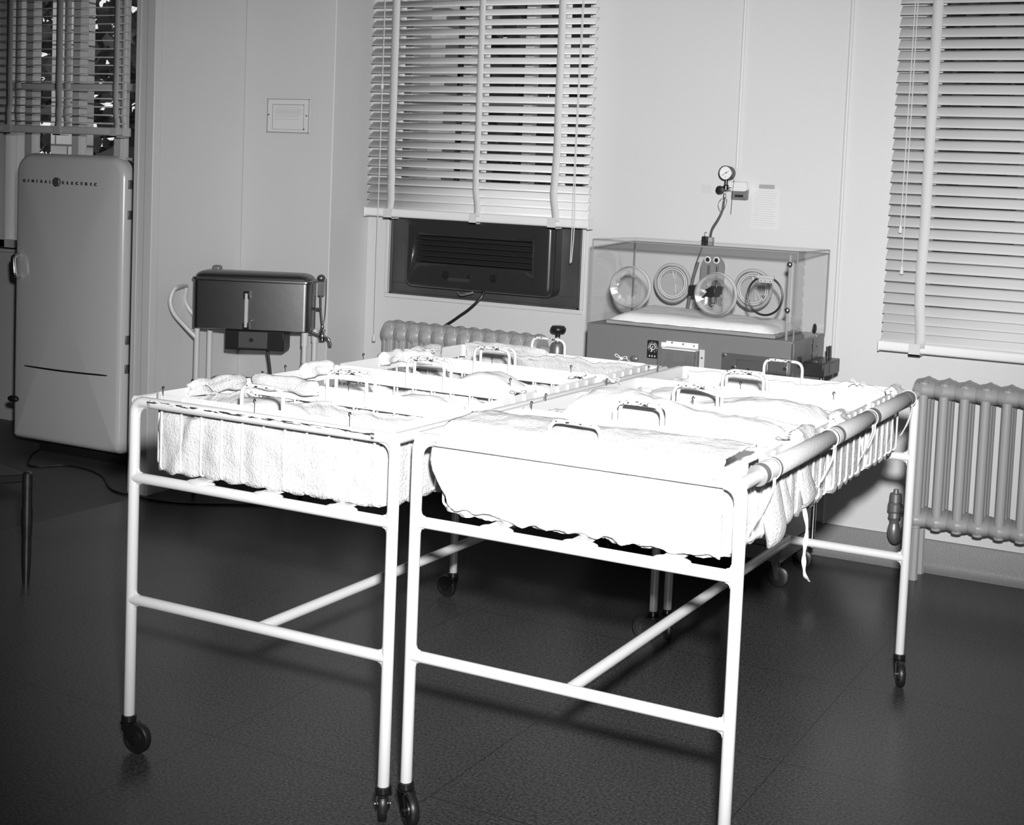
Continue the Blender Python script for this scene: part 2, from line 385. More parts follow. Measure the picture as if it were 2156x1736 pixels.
# ================================================================ VENETIAN BLINDS
def blind(name, x0, x1, z0, z1, tilt, tapes, cords, label, y=2.866, closed_last=3, rad=.02):
    T = thing(name, ((x0+x1)/2, y, z1), label, 'window blind')
    p = .0446; sl = MB(); z = z0+.035; k = 0
    while z < z1-.03:
        tl = math.radians(tilt if k >= closed_last else max(tilt, 58)-4*k*(1 if tilt > 30 else 0)); dy, dz = math.cos(tl)*.025, math.sin(tl)*.025
        jit = .0006*math.sin(k*2.1)
        cr = []
        for i in range(6):
            q = -1+2*i/5; arch = .004*(1-q*q)
            cr.append((y+q*dy+(-math.sin(tl))*arch*1, z+q*dz+math.cos(tl)*arch+jit))
        # inner edge low, outer edge high
        rows = [[(xx, a, b) for xx in (x0+.006, x1-.006)] for a, b in cr]
        vs = [v for r_ in rows for v in r_]; fs = [(2*i, 2*i+1, 2*i+3, 2*i+2) for i in range(5)]
        sl.add(vs, fs, True); z += p*(1 if k >= closed_last or tilt < 30 else .82); k += 1
    sl.build('slats', BLIND, T, solid=.0012, autosm=False)
    br = MB(); pr = rrect(-.024, -.026, .024, .016, .010, 3)
    br.loops([[(xx, y+a, z0-.002+b) for a, b in pr] for xx in (x0, x1)]); 
    br.build('bottom_rail', BLIND, T)
    for xx in (x0, x1):
        s_ = -1 if xx == x0 else 1
        MB().box((min(xx, xx+s_*.004), y-.027, z0-.031), (max(xx, xx+s_*.004), y+.027, z0+.014)).build('end_cap', BLIND, T, bevel=.002)
    hr = MB().box((x0, y-.03, z1-.02), (x1, y+.03, z1+.03)); hr.build('head_rail', BLIND, T, bevel=.003)
    for tx, wd in tapes:
        tp = MB()
        for yy in (y-.029, y+.029):
            def fn(u, v, yy=yy):
                zz = z0-.004+(z1-z0)*v; sway = (.012*math.exp(-v*9) if yy < y else 0)
                return (tx-wd/2+wd*u-sway*math.sin(v*25+tx*3), yy+(.004*math.sin(v*60) if v < .1 else 0), zz)
            tp.grid(fn, 3, 60)
        tp.box((tx-wd/2-.012, y-.034, z0-.036), (tx+wd/2-.008, y+.03, z0-.031))
        tp.box((tx-wd/2-.012, y-.034, z0-.036), (tx+wd/2-.008, y-.031, z0+.012))
        tp.build('ladder_tape', BLINDT, T, solid=.0012, autosm=False)
    for ci, c in enumerate(cords):
        q, zt, kn = c; r_ = .0022
        co_ = MB().tube(smoothpath(q, 8), r_, 6).build('pull_cord', CORD, T)
        if kn: MB().lathe([(.002, 0), (.006, -.006), (.0085, -.03), (.0085, -.034), (.003, -.036)], q[-1], 'z', 12).build('tassel', CORD, co_)
    return T
blind('venetian_blind', -1.398, -.177, 1.352, 2.95, 42, [(-1.248, .042), (-.766, .034), (-.346, .038)],
      [([(-1.305, 2.822, 2.95), (-1.304, 2.822, 1.96), (-1.307, 2.824, 1.2), (-1.305, 2.824, .75)], 0, 1),
       ([(-.232, 2.822, 2.95), (-.244, 2.822, 1.71), (-.243, 2.822, 1.35), (-.246, 2.824, 1.165)], 0, 0),
       ([(-.224, 2.822, 2.95), (-.238, 2.822, 1.71), (-.232, 2.822, 1.35), (-.24, 2.824, 1.17)], 0, 0)],
      'white venetian blind half lowered over the air conditioner window')
blind('venetian_blind', 1.182, 2.62, .930, 2.95, 53, [(1.340, .042), (1.93, .042), (2.45, .042)],
      [([(1.252, 2.822, 2.95), (1.251, 2.822, 2.2), (1.247, 2.822, 1.42)], 0, 1),
       ([(1.262, 2.822, 2.95), (1.262, 2.822, 2.2), (1.262, 2.822, 1.255)], 0, 1)],
      'white venetian blind closed and long, above the right radiator')
blind('venetian_blind', -4.0, -2.995, 1.70, 2.95, 8, [(-3.86, .045), (-3.475, .05), (-3.05, .04)], [],
      'dim venetian blind with open slats above the refrigerator', closed_last=0)
MB_ = MB().ball((-1.304, 2.822, 1.95), .008, 10, (1, 1, 2.3))
o = MB_.build('cord_knob', CORD, kids([x for x in bpy.data.objects if x.name == 'venetian_blind'][0], 'pull_cord')[0])

# ================================================================ CART
H = .9148; h2 = .7189; h3 = .4015; hb = .095; CW = .7967; CL = 1.5423; RT = .0138
def caster(parent, x, y, ang):
    c = bpy.data.objects.new('caster', None)
    f = MB()
    f.lathe([(.012, .125), (.012, .097), (.019, .095), (.019, .082), (.015, .08), (.021, .079), (.021, .076)], (0, 0, 0), 'z', 14)
    for s_ in (-1, 1):
        f.add([(-.012, s_*.013, .078), (.022, s_*.013, .078), (.036, s_*.013, .03), (.022, s_*.013, .026), (-.012, s_*.013, .06),
               (-.012, s_*.0155, .078), (.022, s_*.0155, .078), (.036, s_*.0155, .03), (.022, s_*.0155, .026), (-.012, s_*.0155, .06)],
              [(0, 1, 2, 3, 4), (9, 8, 7, 6, 5), (0, 5, 6, 1), (1, 6, 7, 2), (2, 7, 8, 3), (3, 8, 9, 4), (4, 9, 5, 0)])
    f.box((-.016, -.0155, .074), (.024, .0155, .079)); f.lathe([(.005, -.019), (.005, .019)], (.028, 0, .0405), 'y', 8)
    ORG['_o'] = Vector((0, 0, 0))
    fo = f.build('caster', DARKM, None, loc=(0, 0, 0)); fo.parent = parent; fo.location = (x, y, 0); fo.rotation_euler = (0, 0, ang)
    w_ = MB().lathe([(.010, -.0095), (.017, -.0098), (.0185, -.006), (.031, -.006), (.032, -.0105), (.037, -.0105), (.0405, -.006), (.0405, .006), (.037, .0105), (.032, .0105), (.031, .006), (.0185, .006), (.017, .0098), (.010, .0095)], (.028, 0, .0405), 'y', 30)
    ORG[fo.name] = Vector((0, 0, 0))
    w_.build('wheel', RUBB, fo)
    bpy.data.objects.remove(c)
def make_cart(label):
    T = thing('bassinet_cart', (0, 0, 0), label, 'cart', 'white wheeled bassinet carts')
    def fillet(mb, p, d1, d2, r=.022):
        p = Vector(p); d1 = Vector(d1); d2 = Vector(d2); c = p+(d1+d2)*(RT+r-.004); arc = []
        for k in range(7):
            a = PI/2*k/6; arc.append(c-d1*r*math.cos(a)-d2*r*math.sin(a))
        mb.tube(arc, .0062, 8)
    for yi, (y, sy) in enumerate(((0, 1), (CL, -1))):
        for x, sx in ((0, 1), (CW, -1)):
            lg = MB().tube(rnd([(x, y, hb), (x, y, H), (x+sx*.06, y, H)], .045), RT, 16)
            fillet(lg, (x, y, H), (sx, 0, 0), (0, 0, -1), .03)
            lg.build('leg', ENAM, T)
        MB().tube([(.05, y, H), (CW-.05, y, H)], RT, 16).build('end_top_rail', CHIPW if yi == 0 else ENAM, T)
        for nm, h in (('end_shelf_rail', h2), ('end_low_rail', h3)):
            mb = MB().tube([(0, y, h), (CW, y, h)], RT*.98, 16)
            for x, sx in ((0, 1), (CW, -1)):
                for dz in (1, -1): fillet(mb, (x, y, h), (sx, 0, 0), (0, 0, dz), .014)
            mb.build(nm, ENAM if yi or nm == 'end_low_rail' else CHIPL, T)
    for x in (0, CW): MB().tube([(x, .0, H), (x, CL, H)], RT, 16).build('side_rail', ENAM, T)
    MB().tube([(CW*.5216, 0, h3), (CW*.5216, CL, h3)], RT, 16).build('stretcher', ENAM, T)
    for x in (.212, .425, .645):
        mb = MB().box((x-.021, .006, h2+.0135), (x+.021, CL-.006, h2+.0190))
        for y in (0, CL): mb.ball((x, y+(.010 if y < 1 else -.010), h2+.0105), .03, 14, (1.5, .7, .30))
        mb.build('basket_runner', ENAM, T, bevel=.001)
    return T
cartA = make_cart('white bassinet cart on the left, its near rail chipped')
for x, y, a in ((0, 0, .05), (CW, 0, 2.2), (0, CL, 2.95), (CW, CL, 3.4)): caster(cartA, x, y, a)
cartB = copy_tree(cartA); bx, by = CW+.0319, .0459
cartB.location = (bx, by, 0); cartB['label'] = 'white bassinet cart on the right, with a foam-wrapped side rail'
for c, a in zip(kids(cartB, 'caster'), (-.6, -.9, -1.0, -1.15)): c.rotation_euler = (0, 0, a)
ORG[cartB.name] = Vector((bx, by, 0))
for o in bpy.data.objects:
    if o.parent == cartB and o.name.startswith(('end_top_rail', 'end_shelf_rail')):
        o.material_slots[0].link = 'OBJECT'; o.material_slots[0].material = ENAM
XR = bx+CW                                                 # padded rail of the right cart
fm = MB()
for a, b in ((.225, .66), (.70, 1.03), (1.09, 1.475)):
    fm.tube([(XR, a, H+.002), (XR, a+.004, H+.002), (XR, b-.004, H+.002), (XR, b, H+.002)], [.02, .0225, .0225, .02], 20)
fm.build('rail_padding', FOAM, cartB)
for i, (a, b, mt) in enumerate(((.135, .165, TAPE), (.165, .215, TAPEW), (.215, .242, TAPE), (.66, .682, TAPE), (.682, .71, TAPEW), (.71, .735, TAPE), (1.03, 1.085, TAPE), (1.445, 1.49, TAPE))):
    MB().lathe([(.0205, 0), (.0236, .002), (.0236, b-a-.002), (.0205, b-a)], (XR, a, H+.002), 'y', 24).build('tape_band', mt, cartB)
for j, yy in enumerate((.20, .64, 1.02, 1.47)):
    rg = random.Random(40+j); sm = MB()
    for k in range(4):
        y0 = yy+rg.uniform(-.02, .02); l = rg.uniform(.03, .12)
        sm.tube(smoothpath([(XR+.02, y0, H-.008), (XR+.022, y0-.01, H-.03), (XR+.018, y0-l*.55-rg.uniform(0, .02), H-.045-l*.25), (XR+.012, y0-l, H-.06-l*.35)]), .0012, 5)
    sm.tube([(XR+.0245*math.cos(q), yy+.02+.004*math.sin(q*2), H+.002+.0245*math.sin(q)) for q in [2*PI*k/20 for k in range(20)]], .0015, 5, closed=True)
    sm.build('string_tie', CORD, cartB)

# ================================================================ BASKETS
LX, LY, BH = .722, .352, .198
def make_basket():
    T = thing('bassinet_basket', (0, 0, 0), '', 'basket', 'wire bassinet baskets on the carts')
    w_ = MB()
    for i in range(11):
        x = .033+i*.0656; w_.tube(rnd([(x, -.003, BH-.004), (x, -.003, .004), (x, LY+.003, .004), (x, LY+.003, BH-.004)], .014, 4), .0031, 7)
    for i in range(6):
        y = .026+i*.060; w_.tube(rnd([(-.003, y, BH-.004), (-.003, y, .010), (LX+.003, y, .010), (LX+.003, y, BH-.004)], .014, 4), .0031, 7)
    w_.build('wire_frame', ENAM, T)
    L = lambda ins, z: [(px, py, z) for px, py in rrect(ins, ins, LX-ins, LY-ins, .022-ins, 5)]
    MB().loops([L(0, BH-.042), L(0, BH-.002), L(.0008, BH), L(.0015, BH), L(.0024, BH-.002), L(.0024, BH-.042)], False, False).build('rim_band', CHIPL, T)
    for y in (.008, LY-.008):
        MB().tube(rnd([(.281, y, BH-.035), (.281, y, BH+.05), (.409, y, BH+.05), (.409, y, BH-.035)], .028, 7), .0049, 10).build('handle', CHIPH, T)
    for x, y in ((.035, .0), (.33, .0), (.615, .0), (.0, .14)):
        k = MB().tube([(x, y-.002, BH-.03), (x, y-.002, BH+.012)], .001, 6)
        k.tube([(x+.003*math.cos(q), y-.002, BH+.015+.0045*math.sin(q)) for q in [PI*1.5-2*PI*i/9 for i in range(8)]], .0016, 6)
        k.build('wire_hook', BLKM, T)
    return T
proto = make_basket()
ordn = ['nearest', 'second from the near end', 'third from the near end', 'farthest']
P0 = {}
BZ = h2+.0205
for s_, (ox, oy, py_, nm) in enumerate(((.037, .022, .3735, 'left cart'), (bx+.037, by+.036, .3685, 'right cart'))):
    for i in range(4):
        b = proto if (s_ == 0 and i == 0) else copy_tree(proto)
        b.location = (ox, oy+i*py_, BZ); ORG[b.name] = Vector(b.location); P0[(s_, i)] = Vector(b.location)
        b['label'] = 'white wire bassinet basket, %s on the %s' % (ordn[i], nm)

for (s_, i), drop in {(0, 1): (2,), (0, 2): (0, 1), (0, 3): (0,), (1, 0): (0, 1, 2), (1, 1): (1, 2), (1, 2): (0, 2), (1, 3): (0,)}.items():
    bk = [x for x in bpy.data.objects if x.name.startswith('bassinet_basket') and (Vector(x.location)-P0[(s_, i)]).length < 1e-4][0]
    hs = sorted(kids(bk, 'wire_hook'), key=lambda o: o.name)
    for d in drop: bpy.data.objects.remove(hs[d])
# liners: padded cloth tub standing inside the wires
def liner(s_, i, seed, top, mat_, drape=()):
    o = P0[(s_, i)]; rg = random.Random(seed)
    T = thing('basket_liner', o+Vector((LX/2, LY/2, .01)), 'white quilted cloth liner inside the basket %s on the %s' % (ordn[i], ('left cart', 'right cart')[s_]), 'liner', 'cloth liners of the bassinet baskets')
    per = rrect(.006, .006, LX-.006, LY-.006, .03, 4); pts = []
    n = len(per)
    for k in range(n):
        a = Vector((*per[k], 0)); b = Vector((*per[(k+1) % n], 0)); m_ = max(1, int((b-a).length/.009))
        for q in range(m_): pts.append(a.lerp(b, q/m_))
    N = len(pts); mb = MB(); nv = 16; cx, cy = LX/2, LY/2
    def fn(u, v):
        k = int(round(u*N)) % N; p = pts[k]
        side = 0 if p.y < .01 else (1 if p.x > LX-.01 else (2 if p.y > LY-.01 else (3 if p.x < .01 else 4)))
        if side in (0, 2): ph = abs(math.sin(PI*(p.x-.033)/.0656)); nn = Vector((0, -1 if side == 0 else 1, 0))
        elif side in (1, 3): ph = abs(math.sin(PI*(p.y-.026)/.06)); nn = Vector((1 if side == 1 else -1, 0, 0))
        else: ph = 0; nn = Vector((p.x-cx, p.y-cy, 0)).normalized()
        if side == 4: ph = .2
        tp = top[side] if side < 4 else (top[0]+top[1]+top[2]+top[3])/4
        hh = tp+.022*fbm(p.x, p.y, 6, seed)+.006*fbm(p.x, p.y, 22, seed+3)
        z = .006+(hh-.006)*v
        out = -.001+.0055*fbm(p.x*1.3+z, p.y+z*2, 9, seed+9)+.004*fbm(p.x*3, p.y*3+z*.6, 9, seed+19)+.003*ph*math.sin(PI*min(1, v))+(.010*math.exp(-((p.x-.12)/.02-(z-.1)/.05)**2) if side == 0 else 0)
        if BH-.05 < z: out = min(out, 0)-.006
        if v > .9: out -= .012*(v-.9)*10
        zz = z-(.007*ph if v < .08 else 0)-(.004*rg.random() if v < .05 else 0)
        q = p+nn*out; return (o.x+q.x, o.y+q.y, o.z+zz)
    mb.grid(fn, N, nv, closeu=True)
    mb.grid(lambda u, v: (o.x+.012+u*(LX-.024), o.y+.012+v*(LY-.024), o.z+.012-.004*abs(math.sin(u*33))), 30, 14)
    mb.build('padded_wall', mat_, T, solid=.005, autosm=False)
    # folded-over lips hanging on the rim
    for (side, a, b, dn) in drape:
        l = MB()
        def dr(u, v):
            t = a+(b-a)*u+.008*fbm(v*2, u, 3, seed); ang = v*PI; wob = .010*fbm(t, v, 12, seed+side)
            if v < .3: w_, z = -.016-.004*math.sin(u*9), BH-.03+.03*v/.3+.006
            elif v < .6: q = (v-.3)/.3*PI; w_, z = -.004-.012*math.cos(q), BH+.006+.010*math.sin(q)
            else: w_, z = .010+.006*math.sin((v-.6)*8), BH+.006-(v-.6)/.4*dn*(1+.35*fbm(t, 0, 12, seed))
            ee = min(1, min(u, 1-u)*7)**.5; w_ = (w_+.004)*ee-.004+wob; z = z if v >= .6 else (BH-.03+(z-BH+.03)*(.75+.25*ee)+.005*fbm(t, 1, 20, seed))
            if side == 0: return (o.x+t, o.y-w_, o.z+z)
            if side == 2: return (o.x+t, o.y+LY+w_, o.z+z)
            if side == 1: return (o.x+LX+w_, o.y+t, o.z+z)
            return (o.x-w_, o.y+t, o.z+z)
        l.grid(dr, 26, 18); l.build('turned_edge', mat_, T, solid=.004, autosm=False)
    return T
lin = {}
lin[0, 0] = liner(0, 0, 1.3, (.16, .17, .15, .165), TERRY, [(3, .12, .34, .05), (2, .02, .25, .05)])
lin[0, 1] = liner(0, 1, 2.7, (.15, .15, .135, .13), FLANN, [(3, .2, .35, .04)])
lin[0, 2] = liner(0, 2, 3.1, (.14, .15, .145, .125), FLANN, [(3, .22, .35, .04), (2, .0, .12, .03)])
lin[0, 3] = liner(0, 3, 4.9, (.15, .15, .19, .14), TERRY, [(3, .02, .2, .045), (2, .04, .34, .03)])
lin[1, 0] = liner(1, 0, 5.3, (.17, .15, .18, .17), CLOTHW)
lin[1, 1] = liner(1, 1, 6.1, (.17, .14, .18, .17), TERRY, [(1, .05, .2, .05)])
lin[1, 2] = liner(1, 2, 7.7, (.17, .15, .16, .17), TERRY, [(1, .02, .1, .04)])
lin[1, 3] = liner(1, 3, 8.2, (.16, .15, .19, .16), FLANN, [(1, .25, .34, .02)])

# bedding: mattress pad + folded blanket, one height field each
def bedding(s_, i, seed, base, mounds, label, name='folded_blanket', mt=None, x0=.02, x1=None, y0=.02, y1=None):
    o = P0[(s_, i)]; x1 = x1 or LX-.02; y1 = y1 or LY-.02
    def top(u, v):
        x = x0+(x1-x0)*u; y = y0+(y1-y0)*v; z = base
        for mx, my, sx, sy, h in mounds: z += h*math.exp(-abs((x-mx)/sx)**3-abs((y-my)/sy)**3)
        e = min(u, 1-u, v*.6, (1-v)*.6)*8
        z += .010*fbm(x, y, 6, seed)+.0035*fbm(x, y, 19, seed+2)+.004*math.sin((x*.7+y)*60+3*fbm(x, y, 5, seed))*max(0, fbm(x, y, 3, seed+5))
        z = .022+(z-.022)*min(1, e)**.45
        return (o.x+x, o.y+y, o.z+z)
    mt = mt or (CLOTHW if s_ else SHEET); m_ = MB(); nu, nv = 70, 40
    m_.grid(top, nu, nv)
    m_.grid(lambda u, v: (o.x+x0+(x1-x0)*(1-u), o.y+y0+(y1-y0)*v, o.z+.02), nu, nv)
    ob = m_.build(name, mt, loc=(o.x+LX/2, o.y+LY/2, o.z+.02), autosm=False)
    tag(ob, label, 'blanket', 'folded blankets in the bassinets'); return ob
bedding(0, 0, 11, .085, [(.50, .18, .16, .13, .045), (.16, .22, .16, .13, .09)], 'folded white blanket in the nearest basket of the left cart')
bedding(0, 1, 12, .09, [(.42, .2, .14, .1, .075), (.1, .1, .08, .09, .05)], 'folded white blanket in the second basket of the left cart, rising in a peak')
bedding(0, 2, 13, .10, [(.45, .16, .13, .12, .10), (.17, .2, .1, .1, .05)], 'folded white blanket standing high in the third basket of the left cart')
bedding(0, 3, 14, .10, [(.3, .26, .25, .06, .05)], 'flat white blanket in the farthest basket of the left cart')
bedding(1, 0, 15, .165, [(.34, .2, .3, .12, .035)], 'plump white blanket in the nearest basket of the right cart')
bedding(1, 1, 16, .16, [(.2, .17, .18, .14, .085), (.5, .2, .15, .12, .045)], 'blanket heaped above the rim in the second basket of the right cart')
bedding(1, 2, 17, .165, [(.5, .15, .18, .13, .045), (.2, .2, .1, .1, .03)], 'rumpled white blanket in the third basket of the right cart')
bedding(1, 3, 18, .11, [(.2, .1, .14, .07, .05), (.55, .12, .12, .09, .05)], 'thin white blanket in the farthest basket of the right cart')
# blanket draped over the near side of the right cart's first basket
o = P0[(1, 0)]
def drp(u, v):
    hem = .190+.008*fbm(u*4, 0, 3, 4)+.003*math.sin(u*70)+.003*math.sin(u*31)
    if v < .45:
        t = v/.45; y = .20*(1-t)+.0*t; z = BH+.014+.008*math.sin(t*PI)+.006*fbm(u*3, t, 2, 1); x = .02+.685*u
    elif v < .55:
        q = (v-.45)/.1*PI/2; y = -.004-.012*math.sin(q); z = BH+.012-.012*(1-math.cos(q)); x = .02+.69*u
    else:
        t = (v-.55)/.45; y = -.016-.006*math.sin(t*PI)*abs(math.sin(u*PI)); z = BH-hem*t
        y += .0035*fbm(u*7, t*2, 2, 8)
        lft = .012-.030*math.sin(min(1, t*1.25)*PI)**1+.028*t*t; x = lft+(LX-.01-lft)*u
        if t > .85: z += .010*max(0, .25-u)*4*(t-.85)/.15
    return (o.x+x, o.y+y, o.z+z)
tag(MB().grid(drp, 110, 60).build('draped_blanket', mat('blanket_cloth', .70, .95, bump=.8, bscale=120), loc=o+Vector((LX/2, 0, BH)), solid=.006, autosm=False), 'thick white blanket draped over the near side of the right cart', 'blanket')
# cloth sagging through the right end and the hanging tie
for i, (cy, cz, ry, rz, rx) in enumerate(((.355, .79, .058, .085, .020), (.425, .80, .04, .06, .016), (.60, .81, .05, .06, .012))):
    mb = MB(); pr = random.Random(i)
    def sg(u, v, cy=cy, cz=cz, ry=ry, rz=rz, rx=rx):
        a = 2*PI*u; t = PI*v; rr_ = 1+.12*fbm(math.cos(a)+i, math.sin(a)+v, 2, i)
        return (o.x+LX-.006+rx*math.sin(t)*math.cos(a)*rr_+.02*math.exp(-((v-.7)*4)**2), cy+ry*math.sin(t)*math.sin(a)*rr_*(.7+.5*v), cz+rz*math.cos(t)*(1.2 if v < .5 else 1.))
    mb.grid(sg, 28, 18, closeu=True)
    mb.build('sagging_fold', TERRY, lin[1, 0] if i < 2 else lin[1, 1], autosm=False)
st = MB(); q = smoothpath([(1.592, .595, .752), (1.60, .602, .70), (1.60, .592, .655), (1.602, .585, .62), (1.602, .60, .585), (1.605, .63, .562)], 6)
for a, b in zip(q, q[1:]): pass
st.tube(q, [.0045+.0015*math.sin(k*.8) for k in range(len(q))], 8, flat=.25); st.build('hanging_tie', SHEET, lin[1, 1])
def bow(x, y, z, parent, seed, mt=SHEET):
    rg = random.Random(seed); mb = MB().ball((x, y, z), .006, 8)
    for s1 in (-1, 1):
        for k in (0, 1):
            d = Vector((s1*rg.uniform(.012, .022), s1*rg.uniform(-.01, .015), rg.uniform(.004, .018)))
            e = Vector((s1*rg.uniform(.015, .03), rg.uniform(-.02, .02), -rg.uniform(.005, .02)))
            p = Vector((x, y, z))
            if k == 0: mb.tube(smoothpath([p, p+d, p+d*1.3+Vector((0, 0, -.01)), p]), .002, 6, flat=.6)
            else: mb.tube(smoothpath([p, p+e*.6+Vector((0, 0, .004)), p+e]), .002, 6, flat=.6)
    mb.build('tie_bow', mt, parent)
def rel(s_, i, x, y, z=BH+.008): q = P0[(s_, i)]; return q.x+x, q.y+y, q.z+z
for s_, i, x, y, sd in ((0, 3, .62, LY, 1), (0, 2, .70, .27, 2), (0, 1, .71, .25, 3), (0, 0, .02, .16, 4), (1, 2, .0, .18, 5), (1, 0, .05, .02, 6), (1, 3, .6, .3, 7), (0, 3, .05, .05, 8), (1, 1, .70, .05, 9)):
    bow(*rel(s_, i, x, y), lin[s_, i], sd)
# small number card with two dark figures on the right end of the first right-cart basket
q = rel(1, 0, LX+.004, .0, 0)
cd_ = tag(MB().box((q[0], q[1]+.085, q[2]+BH-.046), (q[0]+.002, q[1]+.150, q[2]+BH-.004)).build('number_card', BLKP, loc=(q[0], q[1]+.11, q[2]+BH-.045)), 'small dark number card on the near right basket end', 'sign')
text('0 0', .04, Matrix.Translation((q[0]+.003, q[1]+.117, q[2]+BH-.026)) @ Matrix.Rotation(PI/2, 4, 'Z') @ FRONT, DIALW, cd_, 'number_text', .0004)

# ================================================================ REFRIGERATOR
T = thing('refrigerator', (-2.83, 2.6, 0), 'tall white refrigerator with rounded top and lettered door', 'refrigerator')
bd = MB()
L = lambda ins, y: [(a, y, b) for a, b in rrect(-3.22+ins, .10+ins, -2.43-ins, 1.552-ins, [.03, .03, .10, .10], 8)]
bd.loops([L(.01, 2.445), L(0, 2.455), L(0, 2.93)]); bd.build('body', FRID, T)
MB().loops([[(a, y, b) for a, b in rrect(-3.19, .115, -2.44, 1.54, [.03, .03, .09, .09], 8)] for y in (2.415, 2.447)]).build('gasket', RUBB, T)
dr = MB(); puffy(dr, -3.235, .075, -2.475, 1.556, [.03, .03, .105, .105], 2.418, 2.352, .045, .022, 10)
door = dr.build('door', FRID, T)
sm_ = MB().tube(smoothpath([(-3.212, 2.372, .462), (-3.1, 2.3425, .463), (-2.85, 2.328, .465), (-2.6, 2.3425, .468), (-2.485, 2.375, .47)]), .0045, 6); sm_.build('door_seam', ACD, T)
hd = MB().tube(rnd([(-3.19, 2.35, 1.03), (-3.19, 2.315, 1.02), (-3.178, 2.312, .93), (-3.178, 2.35, .92)], .012), .014, 10); hd.build('handle', CHROME, door)
MB().ball((-3.20, 2.335, .285), .03, 14, (1.2, .7, .6)).build('pedal', BLKP, T)
for z in (1.42, 1.27, .65, .505): MB().box((-2.478, 2.378, z-.022), (-2.470, 2.404, z+.022)).build('hinge_plate', VALV, T, bevel=.002)
MB().box((-3.16, 2.47, .0), (-2.45, 2.9, .10)).build('plinth', BLKP, T)
# enamel letters: dark, evenly spaced either side of the round badge
for i, ch in enumerate('GENERAL'):
    x = -3.153+i*.0305; text(ch, .022, Matrix.Translation((x, 2.345, 1.412)) @ FRONT, INKD, door, 'letter', .004)
for i, ch in enumerate('ELECTRIC'):
    x = -2.875+i*.0316; text(ch, .022, Matrix.Translation((x, 2.3395, 1.412)) @ FRONT, INKD, door, 'letter', .004)
bg = MB().lathe([(.023, .012), (.023, 0), (.021, -.002)], (-2.917, 2.331, 1.414), 'y', 28).build('badge', VALV, door)
MB().lathe([(.0195, -.001), (.0195, -.0015), (.018, -.0025), (.0165, -.0015), (.0165, -.001)], (-2.917, 2.330, 1.414), 'y', 28, False).build('badge_ring', DARKM, bg)
text('GE', .023, Matrix.Translation((-2.917, 2.3285, 1.414)) @ FRONT, INKD, bg, 'badge_letters', .0006)
# power cord
tag(MB().tube([Vector((a, b, .006)) for a, b in [(v.x, v.y) for v in smoothpath([(-3.14, 2.45, 0), (-3.05, 2.32, 0), (-2.86, 2.16, 0), (-2.72, 2.28, 0), (-2.46, 2.22, 0), (-2.2, 2.04, 0), (-2.03, 2.0, 0), (-1.75, 2.02, 0), (-1.3, 2.3, 0)], 8)]], .005, 8).build('power_cord', RUBB, loc=(-2.5, 2.2, 0)), 'black power cord looping across the floor below the refrigerator', 'cord')

# ================================================================ STERILIZER
SX, SY = -1.838, 2.15; SA = math.radians(27)
T = thing('sterilizer', (SX, SY, 0), 'stainless steel sterilizer tank on a white tubular stand', 'sterilizer')
def sp(x, y): return SX+x*math.cos(SA)-y*math.sin(SA), SY+x*math.sin(SA)+y*math.cos(SA)
SW, SD, z0, z1 = .535, .18, .782, 1.018
x0, x1, y0, y1 = SX, SX+SW, SY, SY+SD
L = lambda ins, z: [(a, b, z) for a, b in rrect(x0+ins, y0+ins, x1-ins, y1-ins, .028, 6)]
tank = MB().loops([L(.012, z0), L(0, z0+.006), L(0, z1-.012), L(-.005, z1-.008), L(-.005, z1), L(0, z1+.003)]).build('tank', STEEL, T)
ld_ = MB(); LL = []
for k in range(6):
    a = PI/2*k/5; LL.append([(p[0], p[1], z1+.003+.030*math.sin(a)) for p in L(.006+.05*(1-math.cos(a)), 0)])
ld_.loops(LL); lid = ld_.build('lid', STEEL, T)
MB().box((x0+.05, y1-.05, 1.02), (x0+.09, y1, 1.068)).build('lid_hinge', VALV, lid, bevel=.01)
gx = SX+.252
for a, b in ((.930, .965), (.79, .82)): MB().box((gx-.014, SY-.02, a), (gx+.014, SY, b)).build('gauge_bracket', BLKM, T, bevel=.003)
MB().tube([(gx, SY-.014, .80), (gx, SY-.014, .955)], .009, 12).build('gauge_glass', mat('gauge_tube', .55, .1, coat=1.), T)
MB().ball((gx+.024, SY-.015, .83), .006, 10).build('gauge_valve', CHROME, T)
cbo = MB().box((SX+.150, SY+.02, .69), (SX+.42, SY+.15, .782)).build('control_box', BLKM, T, bevel=.004)
MB().box((SX+.212, SY+.014, .70), (SX+.345, SY+.021, .776)).build('switch_plate', mat('switch_metal', .06, .4), cbo, bevel=.002)
MB().lathe([(.010, 0), (.008, -.012)], (SX+.272, SY+.013, .738), 'y', 12).build('switch_knob', BLKP, cbo)
MB().tube(smoothpath([(SX+.32, SY+.12, .69), (SX+.335, SY+.12, .6), (SX+.36, SY+.12, .4), (SX+.40, SY+.13, .1), (SX+.44, SY+.14, .01)]), .007, 8).build('power_lead', RUBB, T)
XL, XRr = SX+.022, x1-.02
for x, y in ((XL, SY+.02), (XL+.012, SY+.19), (XRr, SY+.02), (XRr+.012, SY+.19)):
    MB().tube([(x, y, .065), (x, y, z0)], .0125, 14).build('leg', ENAM, T)
    MB().lathe([(.022, -.008), (.033, -.008), (.036, 0), (.033, .008), (.022, .008)], (x, y, .036), (1, .3, 0), 18).build('caster', RUBB, T)
    if x > x1-.1: MB().lathe([(.016, -.03), (.016, .03)], (x, y, .750), 'z', 14).build('leg_clamp', ENAM, T)
